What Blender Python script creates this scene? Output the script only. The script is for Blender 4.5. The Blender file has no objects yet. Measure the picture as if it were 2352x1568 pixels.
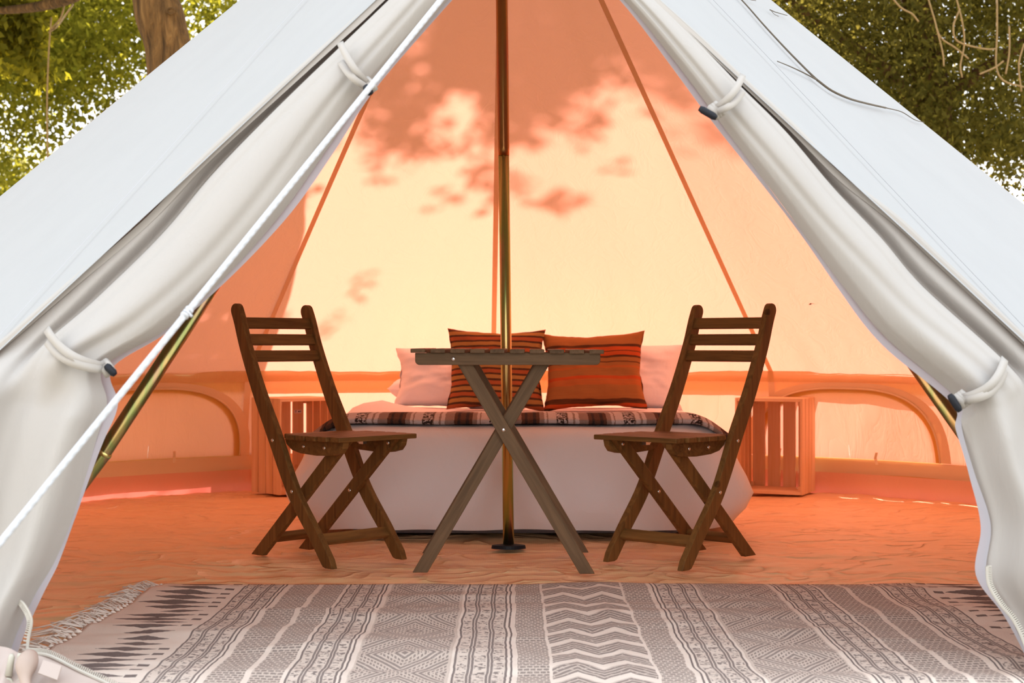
import bpy, bmesh, math, random
import numpy as np
from mathutils import Vector, Matrix, noise

random.seed(7)
RNG = np.random.default_rng(11)
SC = bpy.context.scene
COL = SC.collection
PI = math.pi
rad = math.radians

# ------------------------------------------------------------------ camera, sky, sun, exposure
FPX = 3600.0            # focal length for a 2352 px wide frame
EYE = 0.72
HORIZON = 790.0
cam = bpy.data.cameras.new('camera')
cam.sensor_width = 36.0
cam.lens = FPX / 2352 * 36.0
cam.shift_y = (HORIZON - 784.0) / 2352.0
cam.dof.use_dof = True
cam.dof.focus_distance = 4.8
cam.dof.aperture_fstop = 6.3
cam_ob = bpy.data.objects.new('camera', cam)
cam_ob.location = (0, 0, EYE)
cam_ob.rotation_euler = (PI / 2, 0, 0)
COL.objects.link(cam_ob)
SC.camera = cam_ob

world = bpy.data.worlds.new('sky')
SC.world = world
world.use_nodes = True
wt = world.node_tree
wt.nodes.clear()
wo = wt.nodes.new('ShaderNodeOutputWorld')
wb = wt.nodes.new('ShaderNodeBackground')
wtc = wt.nodes.new('ShaderNodeTexCoord')
wsep = wt.nodes.new('ShaderNodeSeparateXYZ')
wramp = wt.nodes.new('ShaderNodeValToRGB')
wramp.color_ramp.elements[0].position = 0.0
wramp.color_ramp.elements[0].color = (1.0, 0.985, 0.96, 1)
wramp.color_ramp.elements[1].position = 0.9
wramp.color_ramp.elements[1].color = (0.80, 0.90, 1.0, 1)
wt.links.new(wtc.outputs['Generated'], wsep.inputs[0])
wt.links.new(wsep.outputs['Z'], wramp.inputs[0])
wt.links.new(wramp.outputs[0], wb.inputs[0])
wb.inputs[1].default_value = 2.75
wt.links.new(wb.outputs[0], wo.inputs[0])

SUN_AZ, SUN_EL = rad(-29), rad(32)       # azimuth measured from straight behind the tent
SUN_DIR = Vector((math.sin(SUN_AZ) * math.cos(SUN_EL), math.cos(SUN_AZ) * math.cos(SUN_EL), math.sin(SUN_EL)))
sun = bpy.data.lights.new('sun', 'SUN')
sun.energy = 20.5
sun.color = (1.0, 0.94, 0.96)
sun.angle = rad(0.6)
sun_ob = bpy.data.objects.new('sun', sun)
sun_ob.rotation_euler = (-SUN_DIR).to_track_quat('-Z', 'Y').to_euler()
sun_ob.location = SUN_DIR * 30
COL.objects.link(sun_ob)

SC.view_settings.view_transform = 'Standard'
SC.view_settings.look = 'None'
SC.view_settings.exposure = 0.0
SC.view_settings.gamma = 1.0
SC.view_settings.use_curve_mapping = False
SC.cycles.max_bounces = 10
SC.cycles.diffuse_bounces = 6
SC.cycles.transmission_bounces = 6
SC.cycles.sample_clamp_indirect = 6.0


def P(px, py, d):
    """a point of the photographed place: seen at that pixel from the camera, d metres away along the view axis"""
    return Vector(((px - 1176.0) / FPX * d, d, EYE - (py - HORIZON) / FPX * d))


# ------------------------------------------------------------------ node helpers
class X:
    def __init__(self, t, s):
        self.t, self.s = t, s

    def _m(self, op, *a):
        n = self.t.nodes.new('ShaderNodeMath')
        n.operation = op
        for i, v in enumerate((self,) + a):
            if isinstance(v, X):
                self.t.links.new(v.s, n.inputs[i])
            else:
                n.inputs[i].default_value = float(v)
        return X(self.t, n.outputs[0])

    def __add__(self, o): return self._m('ADD', o)
    __radd__ = __add__
    def __sub__(self, o): return self._m('SUBTRACT', o)
    def __rsub__(self, o): return self._m('MULTIPLY', -1.0)._m('ADD', o)
    def __mul__(self, o): return self._m('MULTIPLY', o)
    __rmul__ = __mul__
    def __truediv__(self, o): return self._m('DIVIDE', o)
    def abs(self): return self._m('ABSOLUTE')
    def fract(self): return self._m('FRACT')
    def floor(self): return self._m('FLOOR')
    def lt(self, o): return self._m('LESS_THAN', o)
    def gt(self, o): return self._m('GREATER_THAN', o)
    def ping(self, o): return self._m('PINGPONG', o)
    def max(self, o): return self._m('MAXIMUM', o)
    def min(self, o): return self._m('MINIMUM', o)
    def pow(self, o): return self._m('POWER', o)
    def band(self, lo, hi): return self.gt(lo) * self.lt(hi)
    def line(self, c, w): return (self - c).abs().lt(w)


class Mat:
    def __init__(self, name):
        self.m = bpy.data.materials.new(name)
        self.m.use_nodes = True
        self.t = self.m.node_tree
        self.t.nodes.clear()
        self.out = self.t.nodes.new('ShaderNodeOutputMaterial')

    def node(self, kind, ins=None, **props):
        n = self.t.nodes.new(kind)
        for k, v in props.items():
            setattr(n, k, v)
        for k, v in (ins or {}).items():
            if isinstance(v, X):
                self.t.links.new(v.s, n.inputs[k])
            elif isinstance(v, bpy.types.NodeSocket):
                self.t.links.new(v, n.inputs[k])
            else:
                n.inputs[k].default_value = v
        return n

    def coords(self, scale=(1, 1, 1), kind='Object', rot=(0, 0, 0)):
        tc = self.node('ShaderNodeTexCoord')
        mp = self.node('ShaderNodeMapping', {'Vector': tc.outputs[kind], 'Scale': scale, 'Rotation': rot})
        return mp.outputs[0]

    def xyz(self, kind='Object'):
        tc = self.node('ShaderNodeTexCoord')
        s = self.node('ShaderNodeSeparateXYZ', {0: tc.outputs[kind]})
        return [X(self.t, o) for o in s.outputs]

    def noise(self, vec, scale, detail=3.0, rough=0.5, dist=0.0):
        n = self.node('ShaderNodeTexNoise', {'Vector': vec, 'Scale': scale, 'Detail': detail, 'Roughness': rough, 'Distortion': dist})
        return X(self.t, n.outputs['Fac'])

    def white(self, x):
        n = self.node('ShaderNodeTexWhiteNoise', {'W': x}, noise_dimensions='1D')
        return X(self.t, n.outputs['Value'])

    def mix(self, f, a, b):
        n = self.node('ShaderNodeMix', {0: f, 6: a, 7: b}, data_type='RGBA')
        return n.outputs[2]

    def ramp(self, fac, stops, interp='LINEAR'):
        n = self.node('ShaderNodeValToRGB', {0: fac})
        cr = n.color_ramp
        cr.interpolation = interp
        while len(cr.elements) < len(stops):
            cr.elements.new(0.5)
        for e, (p, c) in zip(cr.elements, stops):
            e.position = p
            e.color = (c[0], c[1], c[2], 1)
        return n.outputs[0]

    def bump(self, h, strength, distance=0.01):
        n = self.node('ShaderNodeBump', {'Height': h, 'Strength': strength, 'Distance': distance})
        return n.outputs[0]

    def principled(self, color, rough=0.6, metal=0.0, bump=None, spec=0.5, **extra):
        ins = {'Base Color': color, 'Roughness': rough, 'Metallic': metal, 'Specular IOR Level': spec}
        if bump is not None:
            ins['Normal'] = bump
        ins.update(extra)
        n = self.node('ShaderNodeBsdfPrincipled', ins)
        self.t.links.new(n.outputs[0], self.out.inputs[0])
        return self.m

    def cloth(self, refl, trans, w, bump=None):
        a = {'Color': refl}
        b = {'Color': trans}
        if bump is not None:
            a['Normal'] = bump
            b['Normal'] = bump
        d = self.node('ShaderNodeBsdfDiffuse', a)
        t = self.node('ShaderNodeBsdfTranslucent', b)
        mx = self.node('ShaderNodeMixShader', {0: w, 1: d.outputs[0], 2: t.outputs[0]})
        self.t.links.new(mx.outputs[0], self.out.inputs[0])
        return self.m


def C4(r, g, b): return (r, g, b, 1.0)


def canvas_mat(name, refl, trans, w, crease=0.35):
    M = Mat(name)
    v = M.coords()
    weave = M.noise(M.coords((1, 1, 1)), 260.0, 1.0)
    big = M.noise(v, 1.6, 4.0, 0.55, 0.6)
    fine = M.noise(M.coords((1, 1, 0.35)), 9.0, 4.0, 0.6, 1.2)
    ridge = (fine - 0.5).abs() * -2.0 + 1.0
    h = big * 0.9 + ridge.pow(6.0) * 0.14 + weave * 0.02
    tint = M.noise(v, 5.0, 3.0)
    rc = M.mix(tint, C4(*[c * 0.97 for c in refl]), C4(*[min(1, c * 1.03) for c in refl]))
    return M.cloth(rc, C4(*trans), w, M.bump(h, crease, 0.02))


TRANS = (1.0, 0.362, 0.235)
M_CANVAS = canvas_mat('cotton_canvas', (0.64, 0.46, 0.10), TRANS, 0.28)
M_BAND = canvas_mat('eave_tape', (0.66, 0.48, 0.20), (1.0, 0.60, 0.42), 0.30)
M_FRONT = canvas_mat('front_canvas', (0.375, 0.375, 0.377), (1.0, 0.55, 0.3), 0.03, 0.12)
M_SEAM = canvas_mat('seam_tape', (0.74, 0.58, 0.34), (0.9, 0.32, 0.1), 0.08, 0.1)
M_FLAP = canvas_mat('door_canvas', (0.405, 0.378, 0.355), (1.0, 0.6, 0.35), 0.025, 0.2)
M_LINING = canvas_mat('mesh_lining', (0.43, 0.43, 0.48), (0.9, 0.8, 0.75), 0.25, 0.1)
M_STRAP = canvas_mat('tie_webbing', (0.43, 0.395, 0.365), (0.9, 0.6, 0.4), 0.04, 0.1)
M_SHEETWALL = canvas_mat('groundsheet_wall', (0.74, 0.48, 0.30), (1.0, 0.20, 0.15), 0.17, 0.4)
M_LINE = canvas_mat('seam_thread', (0.10, 0.10, 0.11), (0.4, 0.3, 0.2), 0.05, 0.05)


def simple(name, color, rough=0.6, metal=0.0, spec=0.5, nscale=0, namp=0.15, bump=0.0):
    M = Mat(name)
    if nscale:
        n = M.noise(M.coords(), nscale, 4.0)
        col = M.mix(n, C4(*[c * (1 - namp) for c in color]), C4(*[min(1, c * (1 + namp)) for c in color]))
        return M.principled(col, rough, metal, M.bump(n, bump, 0.005) if bump else None, spec)
    return M.principled(C4(*color), rough, metal, None, spec)


def wood_mat(name, dark, light, axis, rough=0.55, gscale=34.0, spec=0.16):
    M = Mat(name)
    sc = [1.0, 1.0, 1.0]
    sc[axis] = 0.07
    inf = M.node('ShaderNodeObjectInfo')
    rnd = X(M.t, inf.outputs['Random'])
    tc = M.node('ShaderNodeTexCoord')
    add = M.node('ShaderNodeVectorMath', {0: tc.outputs['Object']}, operation='ADD')
    cmb = M.node('ShaderNodeCombineXYZ', {0: rnd * 7.0, 1: rnd * 3.0, 2: rnd * 5.0})
    M.t.links.new(cmb.outputs[0], add.inputs[1])
    mp = M.node('ShaderNodeMapping', {'Vector': add.outputs[0], 'Scale': sc})
    g = M.noise(mp.outputs[0], gscale, 5.0, 0.6, 1.5)
    fine = M.noise(mp.outputs[0], gscale * 6, 2.0, 0.5)
    f = (g * 1.5 - 0.25) * 0.75 + fine * 0.2 + (rnd - 0.5) * 0.22
    kn = M.node('ShaderNodeTexVoronoi', {'Vector': add.outputs[0], 'Scale': 5.0})
    knot = X(M.t, kn.outputs['Distance']).lt(0.06) * 0.35
    col = M.ramp(f - knot, [(0.05, dark), (0.5, [(a + b) / 2 for a, b in zip(dark, light)]), (0.95, light)])
    return M.principled(col, rough, 0.0, M.bump(g * 0.6 + fine * 0.4, 0.12, 0.003), spec)


CH_D, CH_L = (0.064, 0.027, 0.007), (0.300, 0.140, 0.040)
TB_D, TB_L = (0.075, 0.045, 0.024), (0.245, 0.148, 0.078)
M_CHX = wood_mat('acacia_across', CH_D, CH_L, 0)
M_CHZ = wood_mat('acacia_upright', CH_D, CH_L, 2)
M_TBX = wood_mat('weathered_acacia_across', TB_D, TB_L, 0)
M_TBY = wood_mat('weathered_acacia_depth', TB_D, TB_L, 1)
M_TBZ = wood_mat('weathered_acacia_upright', TB_D, TB_L, 2)
PN_D, PN_L = (0.62, 0.36, 0.17), (0.86, 0.62, 0.38)
M_PINEX = wood_mat('pine_across', PN_D, PN_L, 0, 0.6, 18.0)
M_PINEZ = wood_mat('pine_upright', PN_D, PN_L, 2, 0.6, 18.0)
M_STEEL = simple('bright_steel', (0.75, 0.74, 0.72), 0.3, 1.0)
M_BLACK = simple('black_plastic', (0.010, 0.011, 0.016), 0.5, 0.0, 0.25)
M_TWIG = simple('twig_bark', (0.10, 0.075, 0.05), 0.8, nscale=60, namp=0.4)
M_VINE = simple('dry_vine', (0.24, 0.15, 0.06), 0.8, nscale=30, namp=0.3)
M_ROPE = Mat('white_rope')
_rx = M_ROPE.xyz()
_w = ((_rx[2] * 60.0 + _rx[0] * 20.0).fract() - 0.5).abs()
M_ROPE = M_ROPE.principled(C4(0.53, 0.54, 0.58), 0.7, 0.0, M_ROPE.bump(_w, 0.5, 0.004))
M_ZIP = simple('zip_tape', (0.48, 0.445, 0.39), 0.5)
M_ZIPPULL = simple('zip_pull', (0.46, 0.43, 0.36), 0.45)

M = Mat('yellow_zinc')
n1 = M.noise(M.coords((6, 6, 0.5)), 4.0, 2.0)
n2 = M.noise(M.coords((1, 1, 0.25)), 3.0, 3.0)
col = M.ramp(n1, [(0.3, (0.62, 0.36, 0.14)), (0.45, (0.60, 0.50, 0.18)), (0.55, (0.38, 0.50, 0.16)), (0.7, (0.70, 0.36, 0.26))])
M_ZINC = M.principled(col, n2 * 0.2 + 0.16, 1.0)
M = Mat('bronze_zinc')
n1 = M.noise(M.coords((6, 6, 0.5)), 4.0, 2.0)
col = M.ramp(n1, [(0.3, (0.42, 0.13, 0.05)), (0.55, (0.40, 0.24, 0.08)), (0.7, (0.45, 0.16, 0.10))])
M_ZINCDARK = M.principled(col, 0.28, 1.0)

M = Mat('dull_zinc')
n1 = M.noise(M.coords((5, 5, 0.8)), 4.0, 2.0)
col = M.ramp(n1, [(0.3, (0.36, 0.13, 0.05)), (0.45, (0.42, 0.26, 0.10)), (0.55, (0.22, 0.24, 0.08)), (0.7, (0.42, 0.20, 0.13))])
M_ZINCDULL = M.principled(col, 0.26, 1.0)

# groundsheet
M = Mat('pvc_groundsheet')
v = M.coords((0.55, 1.5, 1))
w1 = M.noise(v, 2.6, 3.0, 0.5, 0.9)
w2 = M.noise(M.coords((0.7, 1.2, 1)), 4.2, 1.5, 0.45, 1.4)
xs = M.xyz()
rib = ((xs[0] * 130.0).fract() - 0.5).abs()
col = M.mix(M.noise(M.coords(), 3.0, 4.0), C4(0.78, 0.50, 0.26), C4(0.85, 0.565, 0.31))
M_SHEET = M.principled(col, M.noise(M.coords(), 8.0) * 0.2 + 0.32, 0.0,
                       M.bump(w1 + ((w2 - 0.5).abs() * -2.0 + 1.0).pow(9.0) * 0.22 + rib * 0.006, 0.9, 0.05), 0.38)

# bedding
M = Mat('white_cotton')
hh = M.noise(M.coords((1, 1, 0.45), rot=(0, 0.5, 0)), 4.0, 3.0, 0.45, 0.8)
rr = ((M.noise(M.coords((1, 1, 0.6)), 8.0, 3.0, 0.5, 1.0) - 0.5).abs() * -2.0 + 1.0).pow(7.0)
M_SHEETS = M.cloth(C4(0.93, 0.91, 0.93), C4(0.9, 0.7, 0.55), 0.05, M.bump(hh + rr * 0.06, 0.45, 0.03))
M_MATTRESS = simple('grey_mattress', (0.36, 0.34, 0.40), 0.9, nscale=40)

# striped cushions, local z runs up the cushion (object origin at its bottom)
def cushion_mat_narrow():
    M = Mat('narrow_striped_kilim')
    x, y, z = M.xyz()
    wob = M.noise(M.coords((1, 1, 1)), 9.0, 2.0) * 0.012
    f = ((z + wob) / 0.052).fract()
    K, R_, O = (0.022, 0.014, 0.012), (0.42, 0.10, 0.035), (0.44, 0.235, 0.07)
    col = M.ramp(f, [(0.0, K), (0.17, R_), (0.50, K), (0.67, O)], 'CONSTANT')
    g = M.noise(M.coords((1, 1, 8)), 70.0, 2.0)
    col = M.mix(g * 0.5, col, C4(0.30, 0.13, 0.05))
    return M.principled(col, 0.95, 0.0, M.bump(g, 0.5, 0.003), 0.1)


def cushion_mat_wide():
    M = Mat('broad_striped_kilim')
    x, y, z = M.xyz()
    wob = (M.noise(M.coords(), 7.0, 2.0) - 0.5) * 0.02
    f = (z + wob) / 0.36
    T, D, R_, O = (0.40, 0.165, 0.05), (0.045, 0.018, 0.012), (0.62, 0.085, 0.018), (0.52, 0.15, 0.04)
    col = M.ramp(f, [(0.0, D), (0.03, R_), (0.07, D), (0.125, T), (0.27, T), (0.285, O), (0.36, R_), (0.40, T), (0.50, O), (0.53, T),
                     (0.57, D), (0.582, T), (0.63, D), (0.66, R_), (0.71, D), (0.722, R_), (0.775, D), (0.81, T)], 'CONSTANT')
    st = M.noise(M.coords((0.25, 0.25, 9)), 26.0, 3.0)
    col = M.mix(st * 0.75 - 0.1, col, C4(0.30, 0.115, 0.035))
    return M.principled(col, 0.95, 0.0, M.bump(st, 0.5, 0.003), 0.1)


M_CUSH_A, M_CUSH_B = cushion_mat_narrow(), cushion_mat_wide()

M = Mat('falsa_blanket')
x, y, z = M.xyz()
wob = (M.noise(M.coords(), 90.0, 2.0) - 0.5) * 0.008
u = (x + wob) / 0.253 + 0.12
f = u.fract()
CR, GY, BR, BK = (0.72, 0.66, 0.66), (0.34, 0.26, 0.23), (0.085, 0.035, 0.018), (0.012, 0.009, 0.009)
col = M.ramp(f, [(0.0, CR), (0.03, GY), (0.06, CR), (0.12, GY), (0.26, BR), (0.31, BK), (0.35, BR), (0.43, BK), (0.48, BR), (0.53, GY), (0.60, CR),
                 (0.64, GY), (0.66, CR), (0.80, CR), (0.93, GY), (0.96, CR)], 'CONSTANT')
ros = (((f - 0.865) * 0.253 / 0.021).abs()).lt(1.0) * M.noise(M.coords(), 110.0, 2.0).gt(0.49)
col = M.mix(ros, col, C4(*BK))
fz = M.noise(M.coords(), 260.0, 2.0)
col = M.mix(fz * 0.35, col, C4(0.25, 0.18, 0.15))
M_BLANKET = M.principled(col, 1.0, 0.0, M.bump(fz, 0.8, 0.006), 0.05)


def rug_mat():
    M = Mat('block_printed_dhurrie')
    x, y, z = M.xyz()
    wx = (M.noise(M.coords((0.6, 1, 1)), 6.0, 3.0) - 0.5) * 0.022
    ag = M.noise(M.coords(), 240.0, 2.0)                       # grain of the print
    ag2 = M.noise(M.coords(), 95.0, 2.0)
    a = (x + wx).abs()
    xx = x + wx
    dark = None

    def add(d):
        nonlocal dark
        dark = d if dark is None else dark.max(d)

    # centre chevrons
    zig = (xx + 0.056).ping(0.056) * 1.25
    t = ((y + zig + (M.noise(M.coords((1, 1, 1)), 7.0) - 0.5) * 0.05) / 0.135).fract()
    l = ((t - 0.28) * 5.6).fract().lt(0.62) * t.gt(0.28) * t.lt(0.98)
    add(l * a.lt(0.112) * ag2.gt(0.36))
    # woven dash blocks
    ry = (y + (ag2 - 0.5) * 0.009) / 0.019
    row = ry.floor()
    dash = ry.fract().lt(0.60) * (((xx + (ag - 0.5) * 0.005) / 0.015 + (row * 0.5).fract())  .fract().gt(0.20))
    blocks = a.band(0.119, 0.190).max(a.band(0.690, 0.758)).max(a.band(0.772, 0.848))
    add(dash * blocks * ag.gt(0.34))
    # striped groups with scrubby print between double lines
    for lo, hi in ((0.200, 0.330), (0.562, 0.682), (0.862, 0.985)):
        w = hi - lo
        ln = a.line(lo + 0.004, 0.0022)
        for fr in (0.12, 0.36, 0.42, 0.68, 0.74, 0.97):
            ln = ln.max(a.line(lo + w * fr, 0.0026))
        add(ln * ag.gt(0.30))
        scrub = a.band(lo + w * 0.16, lo + w * 0.33).max(a.band(lo + w * 0.46, lo + w * 0.65)).max(a.band(lo + w * 0.78, lo + w * 0.93))
        add(scrub * ag2.gt(0.535) * ((y / 0.07).fract() - 0.5).abs().lt(0.40))
    # diamonds of little ticks
    dx = (a - 0.445).abs() / 0.105
    dy = y.ping(0.17) / 0.17
    dd = dx + dy
    ring = (dd * 6.5).fract().lt(0.56)
    tick = (xx / 0.0085).fract().lt(0.62)
    add(ring * tick.max((dd * 1.625).fract().lt(0.5)) * a.band(0.342, 0.548) * ag.gt(0.36))
    # dark lens-shaped ikat spikes near the ends
    rr = (y + (M.noise(M.coords((1, 0.4, 1)), 13.0, 2.0) - 0.5) * 0.035) / 0.066 + (M.noise(M.coords((0, 1, 1)), 5.0) - 0.5) * 0.6
    rid = rr.floor()
    rw = M.white(rid)
    cx = 1.112 + (rw - 0.5) * 0.05
    half = 0.062 + rw * 0.045
    taper = ((a - cx).abs() / half * -1.0 + 1.0).max(0.0)
    fy = (rr.fract() - 0.5).abs()
    spike = fy.lt(taper * (0.34 + rw * 0.22) + (ag2 - 0.5) * 0.16 - 0.01)
    add(spike * taper.gt(0.01))
    dot = fy.lt(0.17) * (a - (1.012 + rw * 0.006)).abs().lt(0.013) * rw.gt(0.25)
    add(dot)
    wv = M.noise(M.coords((1, 1, 1)), 420.0, 1.0)
    filled = blocks.max(a.band(0.335, 0.552)).max(a.lt(0.112) * t.gt(0.28))
    for lo, hi in ((0.200, 0.330), (0.562, 0.682), (0.862, 0.985)):
        filled = filled.max(a.band(lo + (hi - lo) * 0.12, lo + (hi - lo) * 0.97) * 0.55)
    cream = M.mix(M.noise(M.coords(), 14.0, 3.0), C4(0.67, 0.57, 0.49), C4(0.79, 0.69, 0.61))
    cream = M.mix(filled * 0.42, cream, C4(0.36, 0.28, 0.235))
    ink = M.mix(ag, C4(0.075, 0.058, 0.060), C4(0.20, 0.16, 0.15))
    col = M.mix(dark * 0.93 - dark * filled * 0.22, cream, ink)
    return M.principled(col, 0.95, 0.0, M.bump(wv + ag * 0.5, 0.35, 0.003), 0.08)


M_RUG = rug_mat()
M_FRINGE = simple('cotton_fringe', (0.82, 0.72, 0.64), 0.95, nscale=80)

M = Mat('bark')
n = M.noise(M.coords((1, 1, 0.22)), 22.0, 6.0, 0.65, 0.6)
col = M.ramp(n, [(0.3, (0.04, 0.020, 0.007)), (0.55, (0.15, 0.075, 0.024)), (0.75, (0.27, 0.145, 0.05))])
M_BARK = M.principled(col, 0.9, 0.0, M.bump(n, 1.0, 0.05), 0.2)


def leaf_mat(name, a, b, ta, tb, w=0.45):
    M = Mat(name)
    g = M.node('ShaderNodeNewGeometry')
    r = X(M.t, g.outputs['Random Per Island'])
    return M.cloth(M.mix(r, C4(*a), C4(*b)), M.mix(r, C4(*ta), C4(*tb)), w)


M_LEAF = leaf_mat('golden_green_leaf', (0.045, 0.055, 0.008), (0.15, 0.15, 0.025), (0.20, 0.18, 0.012), (0.50, 0.42, 0.03))
M_LEAFTHIN = leaf_mat('young_crown_leaf', (0.05, 0.06, 0.010), (0.15, 0.14, 0.025), (0.24, 0.20, 0.012), (0.50, 0.40, 0.02), 0.5)
M_LEAFDARK = leaf_mat('olive_leaf', (0.03, 0.030, 0.008), (0.085, 0.075, 0.02), (0.13, 0.105, 0.014), (0.33, 0.25, 0.035))
M_LEAFPALE = leaf_mat('pale_leaf', (0.10, 0.12, 0.05), (0.20, 0.21, 0.09), (0.3, 0.28, 0.06), (0.5, 0.42, 0.12))
M_GROUND = simple('dry_grass_ground', (0.30, 0.27, 0.19), 1.0, nscale=6, namp=0.35, bump=0.4)


# ------------------------------------------------------------------ mesh helpers
def mesh(name, verts, faces, smooth=False):
    me = bpy.data.meshes.new(name)
    me.from_pydata([tuple(v) for v in verts], [], faces)
    if smooth:
        me.polygons.foreach_set('use_smooth', [True] * len(me.polygons))
    me.update()
    return me


def obj(name, me, m, parent=None, label=None, kind=None, loc=None, rot=None, world=False):
    o = bpy.data.objects.new(name, me)
    COL.objects.link(o)
    if m is not None and not me.materials:
        me.materials.append(m)
    if parent:
        o.parent = parent
        if world:
            r = parent
            while r.parent:
                r = r.parent
            if parent == r:
                o.location = -r.location
    if loc is not None: o.location = loc
    if rot is not None: o.rotation_euler = rot
    if label: o['label'] = label
    if kind: o['kind'] = kind
    return o


def thing(name, label, cat, loc=(0, 0, 0), rz=0.0, group=None):
    o = bpy.data.objects.new(name, None)
    COL.objects.link(o)
    o.empty_display_size = 0.1
    o.location = loc
    o.rotation_euler = (0, 0, rz)
    tag(o, label, cat, group)
    return o


def tag(o, label, cat, group=None):
    o['label'] = label
    o['category'] = cat
    if group: o['group'] = group
    return o


def bevel(o, w=0.003, seg=2):
    b = o.modifiers.new('bevel', 'BEVEL')
    b.width = w
    b.segments = seg
    b.limit_method = 'ANGLE'
    b.angle_limit = rad(40)
    return o


def solid(o, t, offset=0.0):
    s = o.modifiers.new('solid', 'SOLIDIFY')
    s.thickness = t
    s.offset = offset
    return o


def box_me(name, x0, x1, y0, y1, z0, z1):
    v = [(x0, y0, z0), (x1, y0, z0), (x1, y1, z0), (x0, y1, z0), (x0, y0, z1), (x1, y0, z1), (x1, y1, z1), (x0, y1, z1)]
    f = [(0, 3, 2, 1), (4, 5, 6, 7), (0, 1, 5, 4), (1, 2, 6, 5), (2, 3, 7, 6), (3, 0, 4, 7)]
    return mesh(name, v, f)


def extrude_me(name, outline, axis, t0, t1):
    """closed outline [(a,b)] extruded along an axis: axis 'x' -> (t,a,b), axis 'y' -> (a,t,b)"""
    n = len(outline)
    mk = (lambda a, b, t: (t, a, b)) if axis == 'x' else (lambda a, b, t: (a, t, b))
    v = [mk(a, b, t0) for a, b in outline] + [mk(a, b, t1) for a, b in outline]
    f = [tuple(range(n)), tuple(range(2 * n - 1, n - 1, -1))]
    f += [(i, n + i, n + (i + 1) % n, (i + 1) % n) for i in range(n)]
    me = mesh(name, v, f)
    bm = bmesh.new()
    bm.from_mesh(me)
    bmesh.ops.recalc_face_normals(bm, faces=bm.faces)
    bm.to_mesh(me)
    bm.free()
    return me


def tube_me(name, pts, r, n=8, caps=True, parts=None):
    """round tube through pts; r a number or a list. parts: (verts, faces) to append to instead of making a mesh"""
    V, F = parts if parts is not None else ([], [])
    pts = [Vector(p) for p in pts]
    b0 = len(V)
    up = Vector((0.13, 0.31, 0.94))
    prev = None
    for i, p in enumerate(pts):
        a, b = pts[max(i - 1, 0)], pts[min(i + 1, len(pts) - 1)]
        d = (b - a).normalized()
        s = d.cross(up if prev is None else prev)
        if s.length < 1e-4: s = d.cross(Vector((1, 0, 0)))
        s.normalize()
        u = s.cross(d).normalized()
        prev = u
        rr = r[i] if isinstance(r, (list, tuple)) else r
        for k in range(n):
            t = 2 * PI * k / n
            V.append(p + s * (rr * math.cos(t)) + u * (rr * math.sin(t)))
    for i in range(len(pts) - 1):
        for k in range(n):
            k2 = (k + 1) % n
            F.append((b0 + i * n + k, b0 + i * n + k2, b0 + (i + 1) * n + k2, b0 + (i + 1) * n + k))
    if caps:
        F.append(tuple(b0 + k for k in range(n))[::-1])
        F.append(tuple(b0 + (len(pts) - 1) * n + k for k in range(n)))
    if parts is None:
        return mesh(name, V, F, True)


def grid_me(name, fn, nu, nv, smooth=True, closed_u=False):
    V = [fn(i / nu, j / nv) for j in range(nv + 1) for i in range(nu + 1)]
    F = []
    for j in range(nv):
        for i in range(nu):
            a = j * (nu + 1) + i
            F.append((a, a + 1, a + nu + 2, a + nu + 1))
    return mesh(name, V, F, smooth)


def catmull(pts, n):
    """n+1 points along a Catmull-Rom curve through pts (any dimension)"""
    P_ = [np.array(p, float) for p in pts]
    m = len(P_) - 1
    out = []
    for k in range(n + 1):
        s = k / n * m
        i = min(int(s), m - 1)
        t = s - i
        p1, p2 = P_[i], P_[i + 1]
        p0 = P_[i - 1] if i > 0 else 2 * p1 - p2
        p3 = P_[i + 2] if i + 2 <= m else 2 * p2 - p1
        out.append(0.5 * (2 * p1 + (p2 - p0) * t + (2 * p0 - 5 * p1 + 4 * p2 - p3) * t * t + (3 * p1 - p0 - 3 * p2 + p3) * t ** 3))
    return out


def smoothstep(a, b, x):
    t = max(0.0, min(1.0, (x - a) / (b - a)))
    return t * t * (3 - 2 * t)


def dome_me(name, r, axis):
    """a small rounded screw head facing along +-x or +-y"""
    V, F = [], []
    prof = [(0.0, 0.45), (0.55, 0.38), (0.9, 0.18), (1.0, 0.0)]
    n = 10
    for (q, h) in prof:
        for k in range(n):
            t = 2 * PI * k / n
            c, s = r * q * math.cos(t), r * q * math.sin(t)
            V.append({'+x': (r * h, c, s), '-x': (-r * h, c, s), '-y': (c, -r * h, s), '+y': (c, r * h, s)}[axis])
    for i in range(len(prof) - 1):
        for k in range(n):
            F.append((i * n + k, i * n + (k + 1) % n, (i + 1) * n + (k + 1) % n, (i + 1) * n + k))
    return mesh(name, V, F, True)


# ------------------------------------------------------------------ ground and groundsheet
PC = Vector((-0.012, 5.54, 0.0))        # foot of the centre pole
T = Vector((-0.03, 5.54, 2.70))         # tent peak
R_EAVE, Z_EAVE, R_BASE = 2.60, 0.585, 2.70
CORNER = {-1: Vector((-1.22, 3.45, 0.62)), 1: Vector((1.24, 3.45, 0.62))}
DOOR_TOP = Vector((0.01, 3.60, 1.81))

g = obj('ground', grid_me('ground', lambda u, v: (-40 + 80 * u, -15 + 95 * v, -0.13 + 0.012 * noise.noise(Vector((u * 40, v * 40, 0)))), 60, 60), M_GROUND, kind='structure')
g['label'] = 'dry grassy ground around the tent'


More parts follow.
